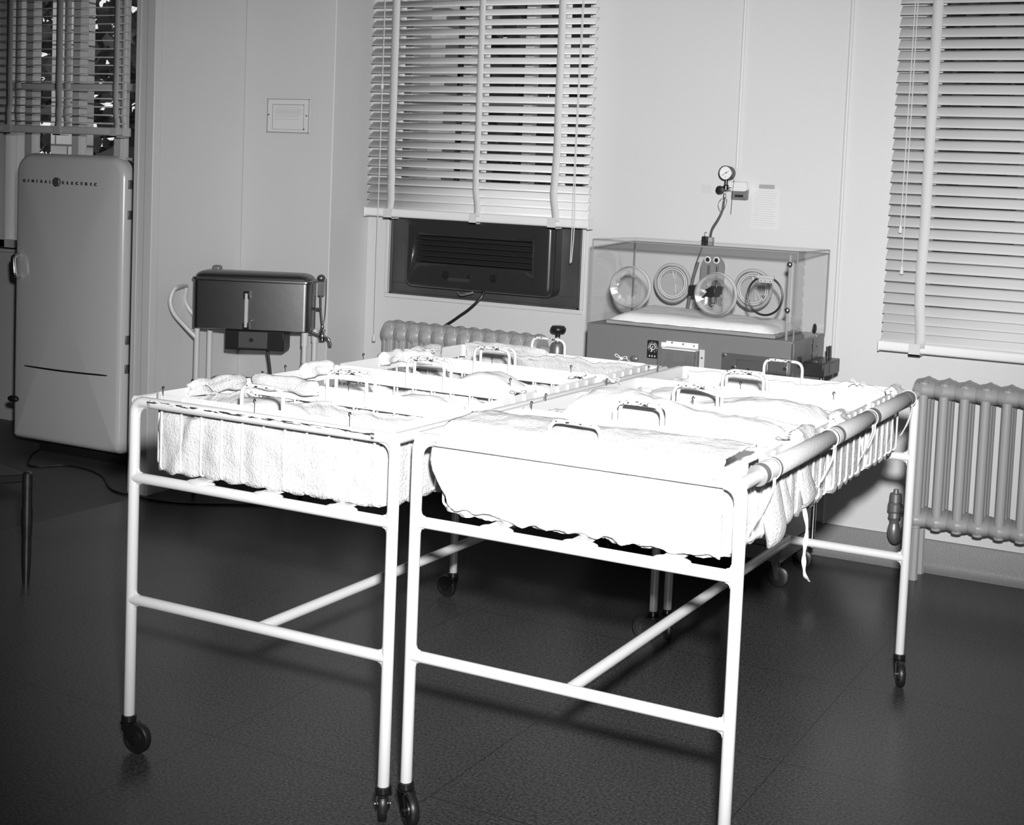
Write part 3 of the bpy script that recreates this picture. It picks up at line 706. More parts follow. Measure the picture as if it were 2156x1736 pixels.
hp = smoothpath([(XL, SY+.02, .735), (XL-.05, SY+.015, .785), (XL-.105, SY+.015, .845), (XL-.125, SY+.02, .90), (XL-.115, SY+.03, .95), (XL-.105, SY+.045, .962), (XL-.10, SY+.16, .962), (XL-.10, SY+.175, .94), (XL-.105, SY+.185, .89), (XL-.07, SY+.19, .83), (XL+.012, SY+.19, .765)], 6)
MB().tube(hp, .0105, 12).build('push_handle', ENAM, T)
MB().box((XL, SY+.02, .42), (XRr, SY+.19, .432)).build('shelf', ENAM, T, bevel=.003)
MB().tube([(XL, SY+.19, .762), (XRr, SY+.19, .762)], .008, 10).build('stand_rail', ENAM, T)
ft = MB().tube(rnd([(x1-.03, SY+.10, .79), (x1+.015, SY+.10, .765), (x1+.05, SY+.10, .755), (x1+.075, SY+.10, .75), (x1+.085, SY+.10, .715)], .02), .0085, 12)
ft.lathe([(.013, -.018), (.016, 0), (.012, .02), (.006, .03)], (x1+.045, SY+.10, .757), 'z', 12); ft.ball((x1+.045, SY+.10, .788), .008, 10, (2, .6, .6)); ft.build('faucet', CHROME, T)
lv = MB().tube(smoothpath([(x1+.025, SY+.12, 1.02), (x1+.028, SY+.12, .95), (x1+.030, SY+.12, .89), (x1+.034, SY+.12, .85), (x1+.040, SY+.12, .80), (x1+.04, SY+.12, .785)]), .005, 8)
lv.ball((x1+.028, SY+.12, 1.03), .020, 12, (1, 1, .9)); lv.box((x1+.02, SY+.10, .95), (x1+.042, SY+.14, 1.015)); lv.tube([(x1-.0, SY+.12, .885), (x1+.034, SY+.12, .885)], .006, 8); lv.ball((x1+.040, SY+.12, .80), .010, 10, (.8, .8, 1.8)); lv.tube([(x1+.008, SY+.09, .95), (x1+.008, SY+.09, .80)], .003, 6)
lv.tube(smoothpath([(x1+.052, SY+.12, 1.03), (x1+.053, SY+.12, .92), (x1+.047, SY+.12, .83), (x1+.02, SY+.12, .76)]), .0018, 6)
lv.build('lid_lever', mat('lever_metal', .2, .3, metal=.8), T)
T.rotation_euler = (0, 0, SA)
bxy = sp(.20, .105)
bs = MB().lathe([(.06, .433), (.08, .45), (.094, .53), (.099, .535), (.096, .538), (.09, .53), (.076, .455), (.055, .44)], (bxy[0], bxy[1], 0), 'z', 36)
tag(bs.build('metal_basin', BASIN, loc=(bxy[0], bxy[1], .432)), 'round metal basin on the shelf under the sterilizer tank', 'basin')

# ================================================================ PLAQUE ON PIER, NOTICES
T = tag(MB().box((-1.845, 2.642, 1.710), (-1.597, 2.65, 1.866)).build('wall_plaque', PAPER, loc=(-1.72, 2.65, 1.71), bevel=.001), 'framed notice plaque on the grey wall above the sterilizer', 'sign')
f = MB(); 
for a, b in (((-1.848, 1.706), (-1.594, 1.710)), ((-1.848, 1.866), (-1.594, 1.869)), ((-1.848, 1.706), (-1.845, 1.869)), ((-1.597, 1.706), (-1.594, 1.869)), ((-1.815, 1.722), (-1.625, 1.7235)), ((-1.815, 1.840), (-1.625, 1.843)), ((-1.815, 1.722), (-1.8135, 1.843)), ((-1.6265, 1.722), (-1.625, 1.843))):
    f.box((a[0], 2.640, a[1]), (b[0], 2.6425, b[1]))
f.build('frame', mat('frame_line', .3, .5), T)
tx = MB(); rg = random.Random(5)
for z, a, b in ((1.828, -1.79, -1.65), (1.818, -1.795, -1.64), (1.812, -1.80, -1.64), (1.806, -1.80, -1.645), (1.800, -1.80, -1.64), (1.792, -1.79, -1.65), (1.784, -1.80, -1.66), (1.772, -1.80, -1.65)):
    x = a
    while x < b: l = rg.uniform(.006, .018); tx.box((x, 2.6405, z-.0011), (min(x+l, b), 2.6418, z+.0011)); x += l+.003
tx.build('faint_lines', INK, T)
for x, z in ((-1.838, 1.792), (-1.608, 1.79), (-1.622, 1.725)): MB().lathe([(.0035, 0), (.003, -.003)], (x, 2.641, z), 'y', 10).build('screw', BLKM, T)
def note(x0, x1, z0, z1, label, lines, mt, seed, ink=INK):
    T = tag(MB().box((x0, YW-.0022, z0), (x1, YW-.001, z1)).build('paper_notice', mt, loc=((x0+x1)/2, YW, z0)), label, 'notice')
    rg = random.Random(seed); mb = MB(); z = z1-.012
    for k in range(lines):
        x = x0+.008+rg.uniform(0, .006); xe = x1-.008-rg.uniform(0, .02)
        while x < xe: l = rg.uniform(.004, .014); mb.box((x, YW-.003, z-.0009), (min(x+l, xe), YW-.0022, z+.0009)); x += l+.0025
        z -= (z1-z0-.02)/lines*(1.0)
    mb.build('typed_lines', ink, T); return T
note(.315, .392, 1.497, 1.557, 'small typed note on wall left of the pressure gauge', 8, WALL, 1)
n2 = note(.562, .688, 1.366, 1.542, 'tall typed notice on wall right of the pressure gauge', 16, PAPER, 2)
MB().box((.592, YW-.0035, 1.540), (.662, YW-.0022, 1.558)).build('tape_strip', mat('old_tape', .33, .6), n2)

# ================================================================ AIR CONDITIONER
T = thing('window_air_conditioner', (-.77, 2.95, .985), 'dark window air conditioner with louvred grille under the blind', 'air conditioner')
ca = MB(); puffy(ca, -1.173, .992, -.352, 1.345, [.045, .045, .045, .045], 2.98, 2.826, .035, .004, 8)
cab = ca.build('cabinet', ACM, T)
ct = MB().box((-1.11, 2.70, 1.113), (-.457, 2.90, 1.247)).build('cutter', ACD); 
ct.data.transform(Matrix.Identity(4)); cut(cab, ct)
MB().box((-1.11, 2.895, 1.113), (-.457, 2.90, 1.247)).build('grille_back', ACD, T)
lo = MB()
for k in range(5):
    z = 1.128+k*.0263; Mx = Matrix.Translation((-.7835, 2.848, z)) @ Matrix.Rotation(math.radians(32), 4, 'X')
    lo.box((-.325, -.013, -.0012), (.325, .013, .0012), Mx)
lo.build('louvres', mat('louvre_enamel', .03, .35), T, bevel=.001)
for x in (-.925, -.66): 
    MB().lathe([(.022, 0), (.021, -.003), (.012, -.004), (.011, -.016), (.009, -.018)], (x, 2.8265, 1.064), 'y', 20).build('control_knob', BLKP, T)
MB().box((-.80, 2.816, 1.057), (-.785, 2.828, 1.071)).build('slide_switch', BLKP, T)
MB().box((-.908, 2.820, 1.036), (-.792, 2.828, 1.052)).build('name_strip', mat('strip_metal', .07, .35, metal=.4), T)
for x in (-1.0, -.93, -.56, -.50):
    MB().ball((x, 2.828, 1.19 if x in (-1.0, -.5) else 1.20), .0022, 6).build('louvre_pin', CHROME, T)
MB().tube(smoothpath([(-.86, 2.84, .985), (-.83, 2.82, .975), (-.80, 2.82, .982), (-.775, 2.84, .99)]), .006, 8).build('clip', VALV, T)
MB().tube(smoothpath([(-.73, 2.87, 1.0), (-.745, 2.85, .96), (-.80, 2.84, .905), (-.88, 2.86, .855), (-1.0, 2.86, .76), (-1.05, 2.87, .6)]), .007, 8).build('power_lead', RUBB, T)
T.location.y += .045; T.location.x -= .012
pb = MB().box((-1.315, 2.962, 1.0), (-1.12, 2.985, 1.345)).box((-.385, 2.962, 1.0), (-.255, 2.985, 1.345)).box((-1.315, 2.962, .95), (-.255, 2.985, 1.0))
pb.box((-1.312, 2.945, .945), (-1.300, 2.99, 1.345)).box((-.267, 2.945, .945), (-.255, 2.99, 1.345)).box((-1.312, 2.945, .945), (-.255, 2.99, .955))
tag(pb.build('filler_board', WOODD, loc=(-.78, 2.97, .945), bevel=.002), 'dark wooden board filling the window gap around the air conditioner', 'board')
fr = MB().box((-1.335, 2.938, .925), (-.235, 2.95, .945)).box((-.250, 2.938, .945), (-.232, 2.95, 1.40)).box((-1.338, 2.938, .945), (-1.32, 2.95, 1.4))
struct(fr.build('trim_2', TRIM, bevel=.003))

# ================================================================ RADIATORS
def radiator(x0, n, pitch, z0, z1, yc, colr, hr, ncol, label, pointed):
    T = thing('radiator', (x0+n*pitch/2, yc, 0), label, 'radiator', 'cast iron radiators'); first = None
    for k in range(n):
        cx = x0+pitch*(k+.5)
        if first is None:
            mb = MB(); zt, zb = z1-hr, z0+hr
            for c in range(ncol):
                y = yc+(c-(ncol-1)/2)*.062
                if pointed: mb.tube(rnd([(cx, y, z0+.01), (cx, y, z1-.01)], .01), colr, 14)
                else:
                    pr = rrect(-colr, -.028, colr, .028, .012, 4)
                    mb.loops([[(cx+a*s_, y+b*s_, z) for a, b in pr] for z, s_ in ((z0, .5), (z0+.03, 1), (z1-.045, 1), (z1-.02, .95), (z1-.006, .7), (z1, .3))])
                    for a in (-.012, .012): mb.tube([(cx+a, y-.0285, z0+.06), (cx+a, y-.0285, z1-.06)], .0035, 6)
            for zc, s_ in ((zt, 1), (zb, -1)):
                for c in range(2 if ncol > 1 else 1):
                    pass
                LL = []
                for q, rr_ in ((-.5, .80), (-.42, .86), (-.2, .93), (0, 1.06), (.2, .93), (.42, .86), (.5, .80)):
                    ring = []
                    for j in range(20):
                        a = 2*PI*j/20; ex = (1.0 if math.sin(a)*s_ > .3 else .0)*(rr_-.9)*hr*1.0 if pointed else 0
                        ring.append((cx+q*pitch, yc+math.cos(a)*(.062*(ncol-1)/2+hr*.75)*min(rr_, 1), zc+math.sin(a)*hr*min(rr_, 1)+s_*max(ex, 0)))
                    LL.append(ring)
                mb.loops(LL)
            first = mb.build('section', RAD, T); fx = cx
        else:
            c = first.copy(); C.objects.link(c); c.parent = T; c.location = first.location+Vector((cx-fx, 0, 0)); ORG[c.name] = ORG[first.name]
    for k in (0, n-1):
        cx = x0+pitch*(k+.5)
        for d in (-1, 1): MB().tube([(cx, yc+d*.05, z0+.02), (cx, yc+d*.055, 0)], [.016, .02], 8).build('foot', RAD, T)
    return T
radiator(-1.222, 12, .0712, .16, .828, 2.82, .031, .06, 2, 'grey cast iron radiator under the air conditioner', False)
radiator(1.352, 9, .0815, .205, .812, 2.83, .0195, .042, 3, 'grey cast iron radiator below the right blind', True)
fin = MB().add([(1.545, 2.79, .78), (1.556, 2.79, .78), (1.556, 2.79, .55), (1.54, 2.79, .64)], [(0, 1, 2, 3)])
tag(fin.build('slip_of_card', mat('slip_card', .12, .7), loc=(1.548, 2.79, .66), solid=.002), 'dark slip of card wedged between sections of the right radiator', 'card')
T = thing('radiator_valve', (-.29, 2.82, 0), 'black hand-wheel valve at right end of the left radiator', 'valve')
MB().lathe([(.014, 0), (.014, .13)], (-.29, 2.82, 0), 'z', 12).build('riser', VALV, T)
MB().lathe([(.02, .13), (.026, .14), (.03, .70), (.018, .70)][:2]+[(.020, .15), (.020, .68), (.030, .70), (.036, .745), (.034, .785), (.026, .80), (.012, .805), (.010, .83)], (-.29, 2.82, 0), 'z', 20).build('valve_body', VALV, T)
MB().lathe([(.010, .825), (.012, .845), (.030, .848), (.036, .857), (.036, .868), (.028, .878), (.012, .880)], (-.29, 2.82, 0), 'z', 24).build('hand_wheel', BLKP, T)
MB().tube([(-.30, 2.82, .76), (-.37, 2.82, .76)], .02, 12).build('union', RAD, T)
T = thing('radiator_valve', (1.305, 2.80, .13), 'grey elbow valve at left foot of the right radiator', 'valve')
MB().lathe([(.010, .35), (.012, .335), (.024, .332), (.026, .30), (.022, .295), (.030, .29), (.030, .262), (.024, .255), (.026, .235), (.020, .228), (.016, .20), (.018, .195)], (1.300, 2.80, 0), 'z', 18).build('valve_body', VALV, T)
MB().tube(smoothpath([(1.300, 2.80, .21), (1.300, 2.80, .17), (1.303, 2.82, .145), (1.305, 2.87, .143), (1.305, 2.95, .143)]), [.020, .022, .024, .025, .026]+[.026]*4+[.025]*4+[.022]*5+[.02]*7, 14).build('elbow', VALV, T)
MB().lathe([(.013, 0), (.013, .03), (.019, .03), (.019, .05), (.013, .05), (.013, .09)], (1.30, 2.80, .27), 'x', 14).build('union', VALV, T)

# ================================================================ OXYGEN OUTLET AND GAUGE
T = thing('oxygen_outlet', (.51, YW, 1.5), 'chrome wall outlet box beside the pressure gauge', 'outlet')
MB().loops([[(a, y, b) for a, b in rrect(.472, 1.487, .545, 1.54, .006, 4)] for y in (YW, YW-.02)]).build('plate', VALV, T)
MB().loops([[(a, YW-.018-.03*k, b-.004*k) for a, b in rrect(.470, 1.528, .550, 1.566, .01, 4)] for k in (0, 1)]).build('cover', mat('bright_cover', .9, .5, metal=.6), T)
MB().box((.488, YW-.0235, 1.499), (.53, YW-.019, 1.509)).build('slot', BLKP, T)
for x in (.490, .528): MB().ball((x, YW-.024, 1.504), .0022, 8).build('screw', CHROME, T)
MB().tube([(.492, YW-.05, 1.575), (.489, YW-.052, 1.50), (.487, YW-.052, 1.425)], .0012, 6).build('chain', BLKM, T)
T = thing('pressure_gauge', (.463, 2.88, 1.6), 'round dial pressure gauge with hose above the incubator', 'gauge')
gb = MB().lathe([(.010, .04), (.030, .04), (.0315, 0), (.0315, -.008), (.0285, -.009), (.028, -.004)], (.463, 2.875, 1.60), 'y', 32, False).build('case', BLKM, T)
fc = MB().lathe([(.028, .001), (.028, 0)], (.463, 2.8725, 1.60), 'y', 32).build('dial', DIALW, gb)
nd = MB().add([(.446, 2.871, 1.5885), (.447, 2.871, 1.5870), (.478, 2.871, 1.608), (.477, 2.871, 1.6095)], [(0, 1, 2, 3)]); nd.ball((.466, 2.871, 1.601), .003, 8, (1, .3, 1)); nd.ball((.463, 2.871, 1.583), .002, 6, (1, .3, 1))
for k in range(9):
    a = math.radians(225-k*33.75); nd.box((.463+.024*math.cos(a)-.0006, 2.8712, 1.6+.024*math.sin(a)-.0006), (.463+.024*math.cos(a)+.0006, 2.8716, 1.6+.024*math.sin(a)+.0006))
nd.build('needle', BLKP, gb)
MB().lathe([(.008, 0), (.008, -.02), (.013, -.025), (.013, -.042), (.007, -.046)], (.463, 2.885, 1.57), 'z', 12).build('stem', DARKM, T)
MB().lathe([(.012, .02), (.017, 0), (.017, -.016), (.010, -.018)], (.447, 2.865, 1.527), 'y', 16).build('regulator_knob', BLKP, T)
MB().tube([(.455, 2.90, 1.527), (.50, 2.915, 1.54)], .008, 10).build('inlet', CHROME, T)
MB().lathe([(.005, 0), (.007, -.005), (.007, -.022), (.004, -.026), (.002, -.06)], (.461, 2.88, 1.512), 'z', 12).build('nipple', STEEL2, T)
MB().tube(smoothpath([(.459, 2.88, 1.48), (.458, 2.87, 1.44), (.448, 2.85, 1.40), (.447, 2.79, 1.36), (.468, 2.72, 1.325), (.477, 2.69, 1.31)]), .0052, 10).build('rubber_hose', HOSE, T)
MB().tube(smoothpath([(.452, 2.872, 1.49), (.44, 2.87, 1.475), (.438, 2.87, 1.455), (.45, 2.868, 1.435), (.462, 2.868, 1.44), (.475, 2.87, 1.47), (.474, 2.872, 1.49)]), .0009, 5).build('wire_loop', BLKM, T)

# ================================================================ INCUBATOR
T = thing('incubator', (.56, 2.5, 0), 'infant incubator with clear hood and round portholes on grey cabinet', 'incubator')
X0, X1, Y0, Y1, ZC, ZT = .115, .99, 2.305, 2.715, .965, 1.302
MB().box((X0, Y0, .17), (X1, Y1, ZC)).build('cabinet', INCB, T, bevel=.005)
MB().box((X0, Y0+.005, .11), (X1, Y1-.005, .167)).build('base_panel', INCB, T, bevel=.004)
MB().box((.985, Y0-.002, .17), (.9925, Y0+.006, ZC-.01)).build('corner_trim', STEEL2, T)
ho = MB()
th = .005
ho.box((X0+.01, Y0, ZC), (X1, Y0+th, ZT)); ho.box((X0+.01, Y1-th, ZC), (X1, Y1, ZT)); ho.box((X0+.01, Y0+th, ZC), (X0+.01+th, Y1-th, ZT)); ho.box((X1-th, Y0+th, ZC), (X1, Y1-th, ZT)); ho.box((X0+.01, Y0, ZT), (X1, Y1, ZT+th))
hood = ho.build('hood', ACRY, T)
ed = MB(); a, b = X0+.01, X1
for p, q in (((a, Y0, ZT), (b, Y0, ZT)), ((b, Y0, ZT), (b, Y1, ZT)), ((a, Y0, ZT), (a, Y1, ZT)), ((a, Y1, ZT), (b, Y1, ZT)), ((a, Y0, ZC), (a, Y0, ZT)), ((b, Y0, ZC), (b, Y0, ZT)), ((b, Y1, ZC), (b, Y1, ZT)), ((a, Y1, ZC), (a, Y1, ZT))):
    ed.tube([p, q], .0032, 6)
ed.build('hood_edge', clear('acrylic_joint', .62, milky=.25), hood)
for (yy, s_) in ((Y0, -1), (Y1, -1)):
    for xx in (.308, .672):
        r_ = .082
        rg_ = MB().lathe([(r_-.003, .006), (r_+.002, .004), (r_+.003, -.004), (r_-.001, -.010), (r_-.007, -.010), (r_-.008, .004)], (xx, yy, 1.122), 'y', 40, False)
        ring = rg_.build('porthole_ring', clear('port_ring', .55, milky=.5, rough=.1) if 'port_ring' not in bpy.data.materials else bpy.data.materials['port_ring'], T)
        if yy == Y0:
            sl_ = MB(); rgg = random.Random(int(xx*100))
            sl_.lathe([(r_-.004, -.008), (r_+.001, -.025), (r_-.004, -.045), (r_-.012, -.055)], (xx, yy, 1.122), 'y', 40, False)
            hole = [.042+.020*fbm(1.3*math.cos(2*PI*k/40), 1.3*math.sin(2*PI*k/40), 1.6, xx*7)+rgg.uniform(-.003, .003) for k in range(40)]
            def ir(u, v, xx=xx, hole=hole, yy=yy):
                k = int(round(u*40)) % 40; q = 2*PI*k/40; r0 = r_-.012; rr_ = r0+(hole[k]-r0)*v
                return (xx+rr_*math.cos(q), yy-.055+.012*v+.004*math.sin(k*2.2)*v, 1.122+rr_*math.sin(q))
            sl_.grid(ir, 40, 6, closeu=True)
            sl_.build('plastic_sleeve', FILM, ring, autosm=False)
        else:
            sl_ = MB(); sl_.lathe([(r_-.004, .006), (r_-.010, .02), (r_-.014, .03)], (xx, yy, 1.122), 'y', 40, False)
            def ir(u, v, xx=xx, yy=yy):
                k = int(round(u*60)) % 60; q = 2*PI*k/60; rr_ = (r_-.014)*(1-v)+.002
                return (xx+rr_*math.cos(q), yy+.03+.003*math.sin(k*1.9)*math.sin(PI*v), 1.122+rr_*math.sin(q))
            sl_.grid(ir, 60, 6, closeu=True); sl_.build('iris_sleeve', FILM, ring, autosm=False)
            for rr_ in (r_-.016, r_-.024): MB().tube([(xx+rr_*math.cos(q), yy-.004, 1.122+rr_*math.sin(q)) for q in [2*PI*k/40 for k in range(40)]], .0018, 6, closed=True).build('inner_ring', DIALW, ring)
gk = MB().tube([(.872+.070*math.cos(q), Y0-.012, 1.130+.073*math.sin(q)) for q in [math.radians(118)+math.radians(304)*k/50 for k in range(51)]], .0042, 8).build('door_gasket', RUBB, T)
hg = MB().box((.835, Y0-.02, 1.196), (.905, Y0-.004, 1.208)).box((.845, Y0-.016, 1.180), (.90, Y0-.008, 1.196)); hg.build('door_hinge', clear('hinge_plastic', .5, milky=.5), gk, bevel=.002)
for x in (.855, .872, .892): MB().ball((x, Y0-.018, 1.187), .0025, 8).build('hinge_screw', CHROME, gk)
MB().lathe([(.069, -.001), (.069, .001)], (.872, Y0-.010, 1.130), 'y', 40).build('port_door', ACRY, gk)
MB().ball((.868, Y0-.02, 1.128), .006, 12).build('door_knob', CHROME, gk)
# support rod with knobs
MB().tube([(.955, Y0+.02, ZC), (.955, Y0+.02, 1.29)], .006, 10).build('corner_rod', clear('rod_plastic', .7, milky=.3), T)
for z in (1.256, 1.082): MB().ball((.962, Y0-.008, z), .0115, 14, (1, .8, 1)).build('thumb_knob', STEEL2, T)
# inner pieces
ar = MB(); pr = [(.440, .99), (.548, .99)]+[(.496+.052*math.cos(q), 1.205+.047*math.sin(q)) for q in [PI*k/12 for k in range(13)]]
ar.loops([[(a, y, b) for a, b in pr] for y in (2.700, 2.692)], smooth=False); mp_ = ar.build('manifold_plate', mat('manifold', .2, .4), T)
for x in (.474, .513):
    MB().lathe([(.006, 0), (.014, 0), (.015, -.006), (.011, -.010), (.009, -.006), (.006, -.002)], (x, 2.692, 1.232), 'y', 20).build('port', DIALW, mp_)
    MB().lathe([(.0085, 0), (.0085, -.003)], (x, 2.688, 1.232), 'y', 16).build('port_hole', BLKP, mp_)
for x in (.484, .522): MB().tube([(x, 2.68, 1.05), (x, 2.68, 1.21)], .0055, 10).build('feed_tube', CHROME, T)
MB().box((.428, 2.60, 1.085), (.548, 2.685, 1.125)).build('circulation_box', BLKP, T, bevel=.003)
MB().lathe([(.03, 1.03), (.034, 1.034), (.03, 1.04), (.034, 1.045), (.03, 1.052), (.036, 1.058), (.036, 1.082)], (.495, 2.64, 0), 'z', 24).build('humidity_nozzle', STEEL2, T)
MB().tube(smoothpath([(.430, 2.69, 1.22), (.415, 2.68, 1.15), (.405, 2.67, 1.05), (.40, 2.66, .98)]), .007, 8).build('inner_hose', HOSE, T)
cb = MB().box((.452, 2.66, ZT+th), (.478, 2.69, ZT+th+.022)).build('hose_clamp', BLKP, T, bevel=.002)
MB().tube(smoothpath([(.462, 2.675, 1.328), (.460, 2.672, 1.342), (.465, 2.672, 1.347), (.470, 2.672, 1.342)]), .0015, 6).build('clamp_hook', CHROME, cb)
MB().box((.481, 2.66, ZT+th), (.499, 2.69, ZT+th+.02)).build('hose_block', mat('grey_block', .3, .5), T, bevel=.002)
MB().tube([(.462, 2.66, 1.30), (.447, 2.62, 1.21)], .0022, 6).build('thermometer', CHROME, T)
bt = MB()
def ts(u, v):
    x = .20+.70*u; y = 2.33+.33*v; e = min(u, 1-u)*11; e2 = min(v, 1-v)*9; s1 = min(1, e)**.5*min(1, e2)**.4
    return (x, y, .982+.030*s1+.022*s1*(1-u)*v+.003*fbm(x, y, 14, 3))
bt.grid(ts, 50, 26); bt.grid(lambda u, v: (.20+.70*(1-u), 2.33+.33*v, .981), 50, 26)
tag(bt.build('incubator_mattress', mat('mattress_cover', .85, .9, bump=.5, bscale=60), loc=(.55, 2.5, .98), autosm=False), 'white covered mattress lying inside the clear incubator hood', 'mattress')
ty = MB().box((.19, 2.325, ZC+.001), (.91, 2.665, .980)); ty.build('mattress_tray', clear('tray_plastic', .8, milky=.4), T, bevel=.003)
MB().box((.915, 2.40, ZC), (.918, 2.66, 1.04)).build('end_baffle', ACRY, T)
MB().box((.175, 2.33, ZC), (.178, 2.66, 1.04)).build('end_baffle', ACRY, T)
# dial plate
YF = Y0
dpl = MB().loops([[(a, y, b) for a, b in rrect(.388, .846, .436, .918, .004, 2)] for y in (YF, YF-.003)]).build('dial_plate', BLKP, T)
MB().lathe([(.0125, -.003), (.0125, -.005), (.010, -.005), (.010, -.003)], (.412, YF, .892), 'y', 24, False).build('dial_ring', DIALW, dpl)
MB().ball((.412, YF-.006, .892), .006, 12, (1, .6, 1)).build('dial_knob', STEEL2, dpl)
MB().tube([(.411, YF-.008, .892), (.410, YF-.007, .872)], .0016, 6).build('dial_pointer', DIALW, dpl)
for i, ch in enumerate('HUMIDITY CONTROL'):
    a = math.radians(200-i*14.7)
    if ch != ' ': text(ch, .0062, Matrix.Translation((.412+.0175*math.cos(a), YF-.0032, .892+.0175*math.sin(a))) @ Matrix.Rotation(PI/2, 4, 'X') @ Matrix.Rotation(a-PI/2, 4, 'Z'), DIALW, dpl, 'dial_letter', .0002)
tk = MB()
for i in range(7):
    a = math.radians(195+i*25)
    if i != 3: tk.box((-.0006, -.0035, .018), (.0006, -.003, .0235), Matrix.Translation((.412, YF, .892)) @ Matrix.Rotation(-(a-PI/2), 4, 'Y'))
for x in (.400, .411, .423): tk.box((x-.002, YF-.0036, .852), (x+.002, YF-.003, .858))
tk.build('dial_marks', DIALW, dpl)
# water reservoir window
rb = MB().box((.450, YF-.04, .79), (.610, YF-.037, .893)).box((.450, YF-.04, .79), (.453, YF, .893)).box((.607, YF-.04, .79), (.610, YF, .893)).box((.45, YF-.04, .893), (.61, YF, .896)).build('reservoir_cover', clear('reservoir_plastic', .72, milky=.12), T)
MB().box((.466, YF-.016, .70), (.594, YF-.001, .845)).build('water_jar', mat('jar_dark', .07, .3), T, bevel=.006)
MB().box((.473, YF-.014, .845), (.500, YF-.001, .874)).box((.555, YF-.014, .845), (.582, YF-.001, .868)).build('jar_cap', mat('jar_cap_m', .09, .4), T, bevel=.003)
fl_ = MB().box((.470, YF-.006, .900), (.606, YF, .922)).box((.448, YF-.004, .896), (.472, YF, .915)).box((.470, YF-.046, .894), (.612, YF-.004, .899)); fl_.build('cover_hinge', DIALW, T, bevel=.001)
MB().box((.613, YF-.004, .70), (.634, YF, .900)).build('cover_flange', mat('flange', .5, .4), T, bevel=.001)
for x, z in ((.497, .916), (.544, .914), (.590, .911), (.625, .868)): MB().ball((x, YF-.007, z), .0048, 10, (1, .7, 1)).build('screw', CHROME, T)
MB().ball((.335, YF-.004, .838), .02, 12, (1, .5, .6)).build('latch', VALV, T)
# control plate
cpn = MB().box((.706, YF-.004, .72), (.975, YF, .897)).build('control_panel', mat('panel_metal', .15, .3, metal=.5), T, bevel=.002)
MB().box((.770, YF-.012, .80), (.90, YF-.004, .878)).build('panel_bulge', mat('panel_metal2', .14, .3, metal=.5), cpn, bevel=.006)
for x, z, mt in ((.716, .888, CHROME), (.757, .845, CHROME), (.82, .838, BLKP), (.905, .828, CHROME), (.965, .86, CHROME)):
    MB().lathe([(.008, 0), (.008, -.008), (.005, -.012)], (x, YF-.004, z), 'y', 14).build('panel_knob', mt, cpn)
# right side: cord box, chain, plug, handle
bxm = MB().box((X1, 2.44, .82), (1.075, 2.66, .876)).build('junction_box', BLKP, T, bevel=.004)
MB().box((1.0755, 2.52, .83), (1.0765, 2.60, .868)).build('box_label', mat('box_label_m', .08, .4), bxm)
MB().tube([(1.05, 2.5, .82), (1.05, 2.5, .14)], .010, 10).build('side_post', STEEL2, T)
for yy in (2.60, 2.635): MB().tube([(1.04, yy, .876), (1.038, yy, .925)], .006, 8).build('clip_post', BLKM, bxm)
MB().box((X1, 2.37, .86), (X1+.008, 2.40, .90)).build('side_latch', BLKP, T)
MB().ball((.992, 2.565, .995), .015, 12, (.5, 1, 1.4)).build('plug', BLKP, T)
chn = MB(); pth = smoothpath([(.998, 2.575, .975), (.998, 2.578, .93), (.998, 2.57, .895), (.998, 2.585, .885), (.998, 2.60, .90), (.998, 2.59, .925), (.998, 2.57, .93)], 5)
for p in pth: chn.ball(p, .0026, 6)
chn.build('bead_chain', CHROME, T)
chn = MB()
for k in range(14): chn.ball((.998, 2.53+.006*math.sin(k*1.1), .955-k*.006), .0026, 6)
chn.build('bead_chain', DARKM, T)
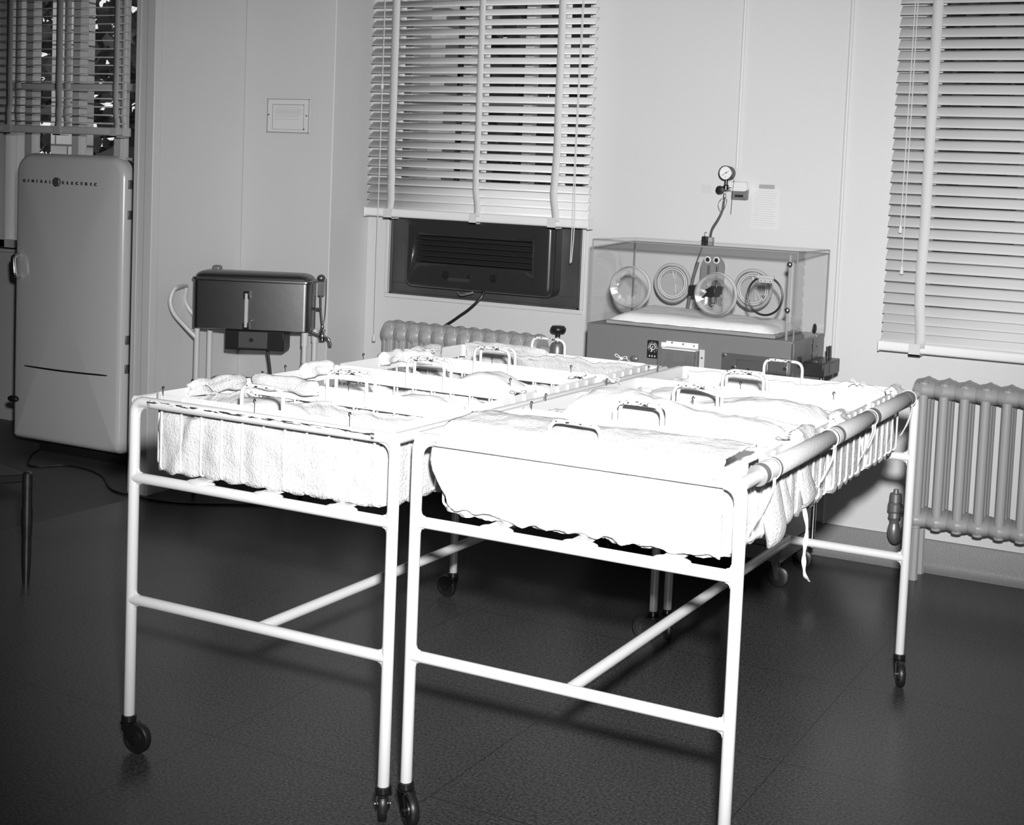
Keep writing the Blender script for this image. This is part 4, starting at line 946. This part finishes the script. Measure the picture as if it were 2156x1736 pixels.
for x, y in ((.95, 2.36), (.95, 2.66), (.18, 2.36), (.18, 2.66)):
    ck = MB().lathe([(.020, .112), (.022, .106), (.014, .104)], (x, y, 0), 'z', 16)
    for s_ in (-1, 1): ck.add([(x-.016, y+s_*.014, .105), (x+.014, y+s_*.014, .105), (x+.018, y+s_*.014, .035), (x+.008, y+s_*.014, .03), (x-.016, y+s_*.012, .105), (x+.014, y+s_*.012, .105), (x+.018, y+s_*.012, .035), (x+.008, y+s_*.012, .03)], [(0, 1, 2, 3), (7, 6, 5, 4), (0, 4, 5, 1), (1, 5, 6, 2), (2, 6, 7, 3), (3, 7, 4, 0)])
    cko = ck.build('caster', STEEL2, T)
    MB().lathe([(.014, -.010), (.034, -.010), (.041, -.006), (.041, .006), (.034, .010), (.014, .010)], (x+.016, y, .041), 'y', 26).build('wheel', RUBB, cko)

# ================================================================ DARK STOOL AT LEFT EDGE
T = thing('metal_stool', (-1.5, .84, 0), 'dark metal stool leg and seat edge at far left', 'stool')
for x, y in ((-1.355, .84), (-1.55, .56), (-1.72, .94), (-1.92, .66)):
    MB().lathe([(.012, 0), (.014, .03), (.0165, .10), (.0165, .17), (.0185, .185), (.0195, .26), (.0165, .29), (.0175, .36), (.0165, .40), (.009, .408)], (x, y, 0), 'z', 14).build('leg', STOOLM, T)
MB().add([(-1.365, .85, .395), (-1.56, .56, .395), (-1.92, .66, .395), (-1.72, .95, .395), (-1.365, .85, .365), (-1.56, .56, .365), (-1.92, .66, .365), (-1.72, .95, .365)], [(0, 1, 2, 3), (7, 6, 5, 4), (0, 4, 5, 1), (1, 5, 6, 2), (2, 6, 7, 3), (3, 7, 4, 0)]).build('seat', BLKM, T, bevel=.004)
cl_ = MB()
def cf(u, v):
    a = 2*PI*u; r_ = .11*math.sin(PI*v*.5)
    return (-1.62+r_*math.cos(a)*1.1, .80+r_*math.sin(a)*.9, .396+.055*math.cos(PI*v*.5)*(1+.3*fbm(math.cos(a), math.sin(a)+v, 2, 1))+.012*fbm(r_*math.cos(a), r_*math.sin(a), 20, 2)*math.sin(PI*v))
cl_.grid(cf, 40, 16, closeu=True); tag(cl_.build('crumpled_cloth', CLOTHG, loc=(-1.62, .8, .396), autosm=False), 'crumpled grey cloth lying on the dark stool at left', 'cloth')
